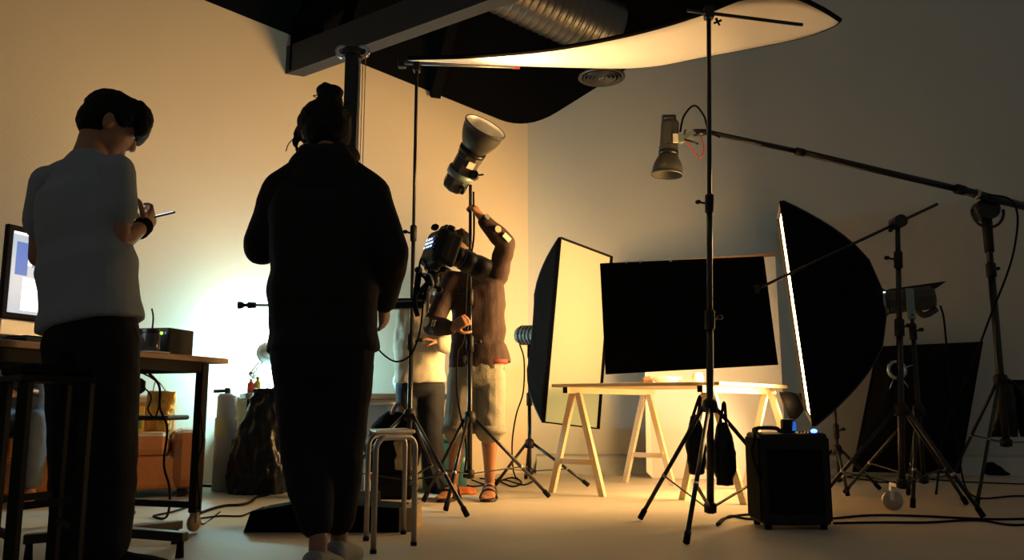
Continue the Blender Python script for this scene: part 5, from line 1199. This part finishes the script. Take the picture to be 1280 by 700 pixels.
patch(mid(J['er'], J['wr'], .10) + pm_ * .066, pm_, .032, 'badge', 'round_badge')
for k in range(2): patch(mid(J['er'], J['wr'], .40 + .11 * k) + pm_ * .062, pm_, (.010, .042, .008), 'badge', 'sleeve_stripe', True, (0, 0, 1))
mb = MB(); trousers(mb, J, .170, .128, (.100, .094, .092), .0)

sh_ = blob(mb, 'denim_shorts', 'denim_pale', P3, vox=.009, it=2, wr=.006, wf=10, seed=15)
for s in 'lr':
    k0 = J['k' + s]; MB().lathe(k0 + V((0, 0, -.03)), (0, 0, 1), [(0, .088), (0, .103), (.045, .104), (.05, .092)], 24).build('rolled_cuff', 'denim_pale', sh_)
MB().loft([(J['pelvis'] + V((.11, -.02, .035)), V((.085, 0, 0)), V((0, .1, 0))), (J['pelvis'] + V((.115, -.02, .06)), V((.085, 0, 0)), V((0, .1, 0)))], 16).build('red_shirt_hem', 'red_trim', P3)
hc_ = J['head']; hf = nrm(J['hf']); hu = nrm(V(J['hu']) - hf * V(J['hu']).dot(hf)); hr_ = hf.cross(hu); HR = Matrix((hr_, hf, hu)).transposed()
mb = MB(); mb.ball(hp_(0, -.025, .045), (.082, .096, .082), 20, HR); mb.ball(hp_(0, -.05, .0), (.074, .062, .07), 14, HR); blob(mb, 'hair', 'hair', P3, vox=.008, it=2, wr=.004, wf=24)
MB().lathe(mid(J['el'], J['wl'], .93), fa, [(-.012, .030), (-.012, .036), (.012, .036), (.012, .030)], 20, close=True).build('wristwatch', 'black_rubber', P3)
MB().cyl(mid(J['el'], J['wl'], .93) + V((.02, -.028, .012)), mid(J['el'], J['wl'], .93) + V((.026, -.036, .016)), .018, .018, 14).build('watch_face', 'steel', P3)
for s in 'lr':
    t = V((J['toe' + s][0], J['toe' + s][1], 0)).normalized(); sd_ = V((-t.y, t.x, 0)); b = V((J['a' + s].x, J['a' + s].y, 0)); up = V((0, 0, 1))
    so = MB().loft([(b + t * .065 + up * .0, t * .155, sd_ * .052), (b + t * .065 + up * .016, t * .155, sd_ * .052)], 20, 3).build('sandal', 'sandal', P3)
    for d, h_, w_ in ((.12, .058, .052), (.06, .078, .046), (.0, .098, .044)):
        MB().tube([b + t * d + sd_ * (w_ * math.cos(a)) + up * (.012 + h_ * math.sin(a) * .95) for a in [PI * k / 12 for k in range(13)]], .008, 6, sq=1.0).build('sandal_strap', 'sandal', so)

# --- stooping person in cream shirt behind the slim stand
J = dict(root=V((at(525, 611, 5.8).x, 5.8, 0)), pelvis=at(525, 478, 5.8), waist=at(525, 445, 5.79), chest=at(529, 405, 5.74), neck=at(543, 378, 5.66),
    head=at(552, 356, 5.58), hf=(.55, -.6, -.6), hu=(.4, -.3, .85), hk=.95,
    sr=at(507, 394, 5.72), sl=at(555, 396, 5.64), er=at(501, 432, 5.80), el=at(558, 432, 5.62), wr=at(508, 472, 5.86), wl=at(545, 428, 5.56),
    hr=at(511, 482, 5.8), hl=at(540, 482, 5.8), kr=at(510, 545, 5.76), kl=at(540, 545, 5.76), ar=at(508, 600, 5.82), al=at(543, 600, 5.82), toer=(.2, -1), toel=(.3, -1))
J['handr'] = (V((.4, .1, -.9)), (.3, -.8, .1), .7, -1); J['handl'] = (V((-.7, -.3, .2)), (.2, .2, -.8), .5, 1)
P4 = person_body(J, 'stooping person in a cream shirt and dark trousers behind the slim stand', vox=.008, k=.95)
mb = MB(); torso(mb, J, (.174, .164, .155, .15), (.135, .125, .115, .085), .006)
for s in 'lr': limb(mb, [J['neck'] - V((0, 0, .05)), J['s' + s]], [.06, .058]); sleeve(mb, J, s, .6, .062, .056, .05, True)
blob(mb, 'shirt', 'cream_tee', P4, vox=.010, it=3, wr=.007, wf=8, seed=18)
mb = MB(); trousers(mb, J, .150, .113, (.092, .078, .07)); blob(mb, 'trousers', 'navy_trousers', P4, vox=.011, it=3, wr=.005, wf=8)
hc_ = J['head']; hf = nrm(J['hf']); hu = nrm(V(J['hu']) - hf * V(J['hu']).dot(hf)); hr_ = hf.cross(hu); HR = Matrix((hr_, hf, hu)).transposed()
mb = MB(); mb.ball(hp_(0, -.025, .04), (.080, .094, .080), 20, HR); mb.ball(hp_(0, -.05, -.01), (.074, .062, .075), 14, HR); blob(mb, 'hair', 'hair', P4, vox=.008, it=2, wr=.004, wf=24)
shoes(P4, J, 'black_fabric', .95)

# --- person seated on the sofa, almost hidden by the desk
s0 = sf(1.05, .30, 0); fw = sn; rt_ = V((fw.y, -fw.x, 0))
q = lambda a, b, z: V((s0.x, s0.y, 0)) + rt_ * a + fw * b + V((0, 0, z))
J = dict(root=q(0, .3, 0), pelvis=q(0, -.02, .50), waist=q(0, -.05, .66), chest=q(0, -.02, .86), neck=q(0, .04, 1.03), head=q(0, .10, 1.15), hf=tuple(fw + V((0, 0, -.3))), hu=(0, 0, 1), hk=.96,
    sl=q(-.16, .02, .97), sr=q(.16, .02, .97), el=q(-.2, .14, .74), er=q(.2, .14, .74), wl=q(-.08, .34, .66), wr=q(.08, .34, .66), hl=q(-.09, 0, .48), hr=q(.09, 0, .48), kl=q(-.1, .42, .47), kr=q(.12, .42, .47), al=q(-.1, .40, .09), ar=q(.14, .42, .09), toel=tuple(fw), toer=tuple(fw))
J['handl'] = (fw + rt_ * .4, (0, 0, -1), .5, -1); J['handr'] = (fw - rt_ * .4, (0, 0, -1), .5, 1)
P5 = person_body(J, 'seated person in blue jeans on the tan sofa, half hidden by the desk', vox=.009, k=.95, toes=True)
mb = MB(); torso(mb, J, (.16, .152, .155, .15), (.12, .115, .115, .085), .004)
for s in 'lr': limb(mb, [J['neck'] - V((0, 0, .05)), J['s' + s]], [.06, .058]); sleeve(mb, J, s, .9, .062, .054, .042, True)
blob(mb, 'jumper', 'blue_jeans', P5, vox=.012, it=3, wr=.006, wf=8)
mb = MB(); trousers(mb, J, .155, .125, (.09, .075, .064), .85); blob(mb, 'jeans', 'blue_jeans', P5, vox=.012, it=3, wr=.006, wf=8)
hc_ = J['head']; hf = nrm(J['hf']); hu = nrm(V(J['hu']) - hf * V(J['hu']).dot(hf)); hr_ = hf.cross(hu); HR = Matrix((hr_, hf, hu)).transposed()
mb = MB(); mb.ball(hp_(0, -.025, .045), (.080, .094, .080), 18, HR); mb.ball(hp_(0, -.05, .0), (.074, .062, .07), 14, HR); blob(mb, 'hair', 'hair', P5, vox=.01, it=2)
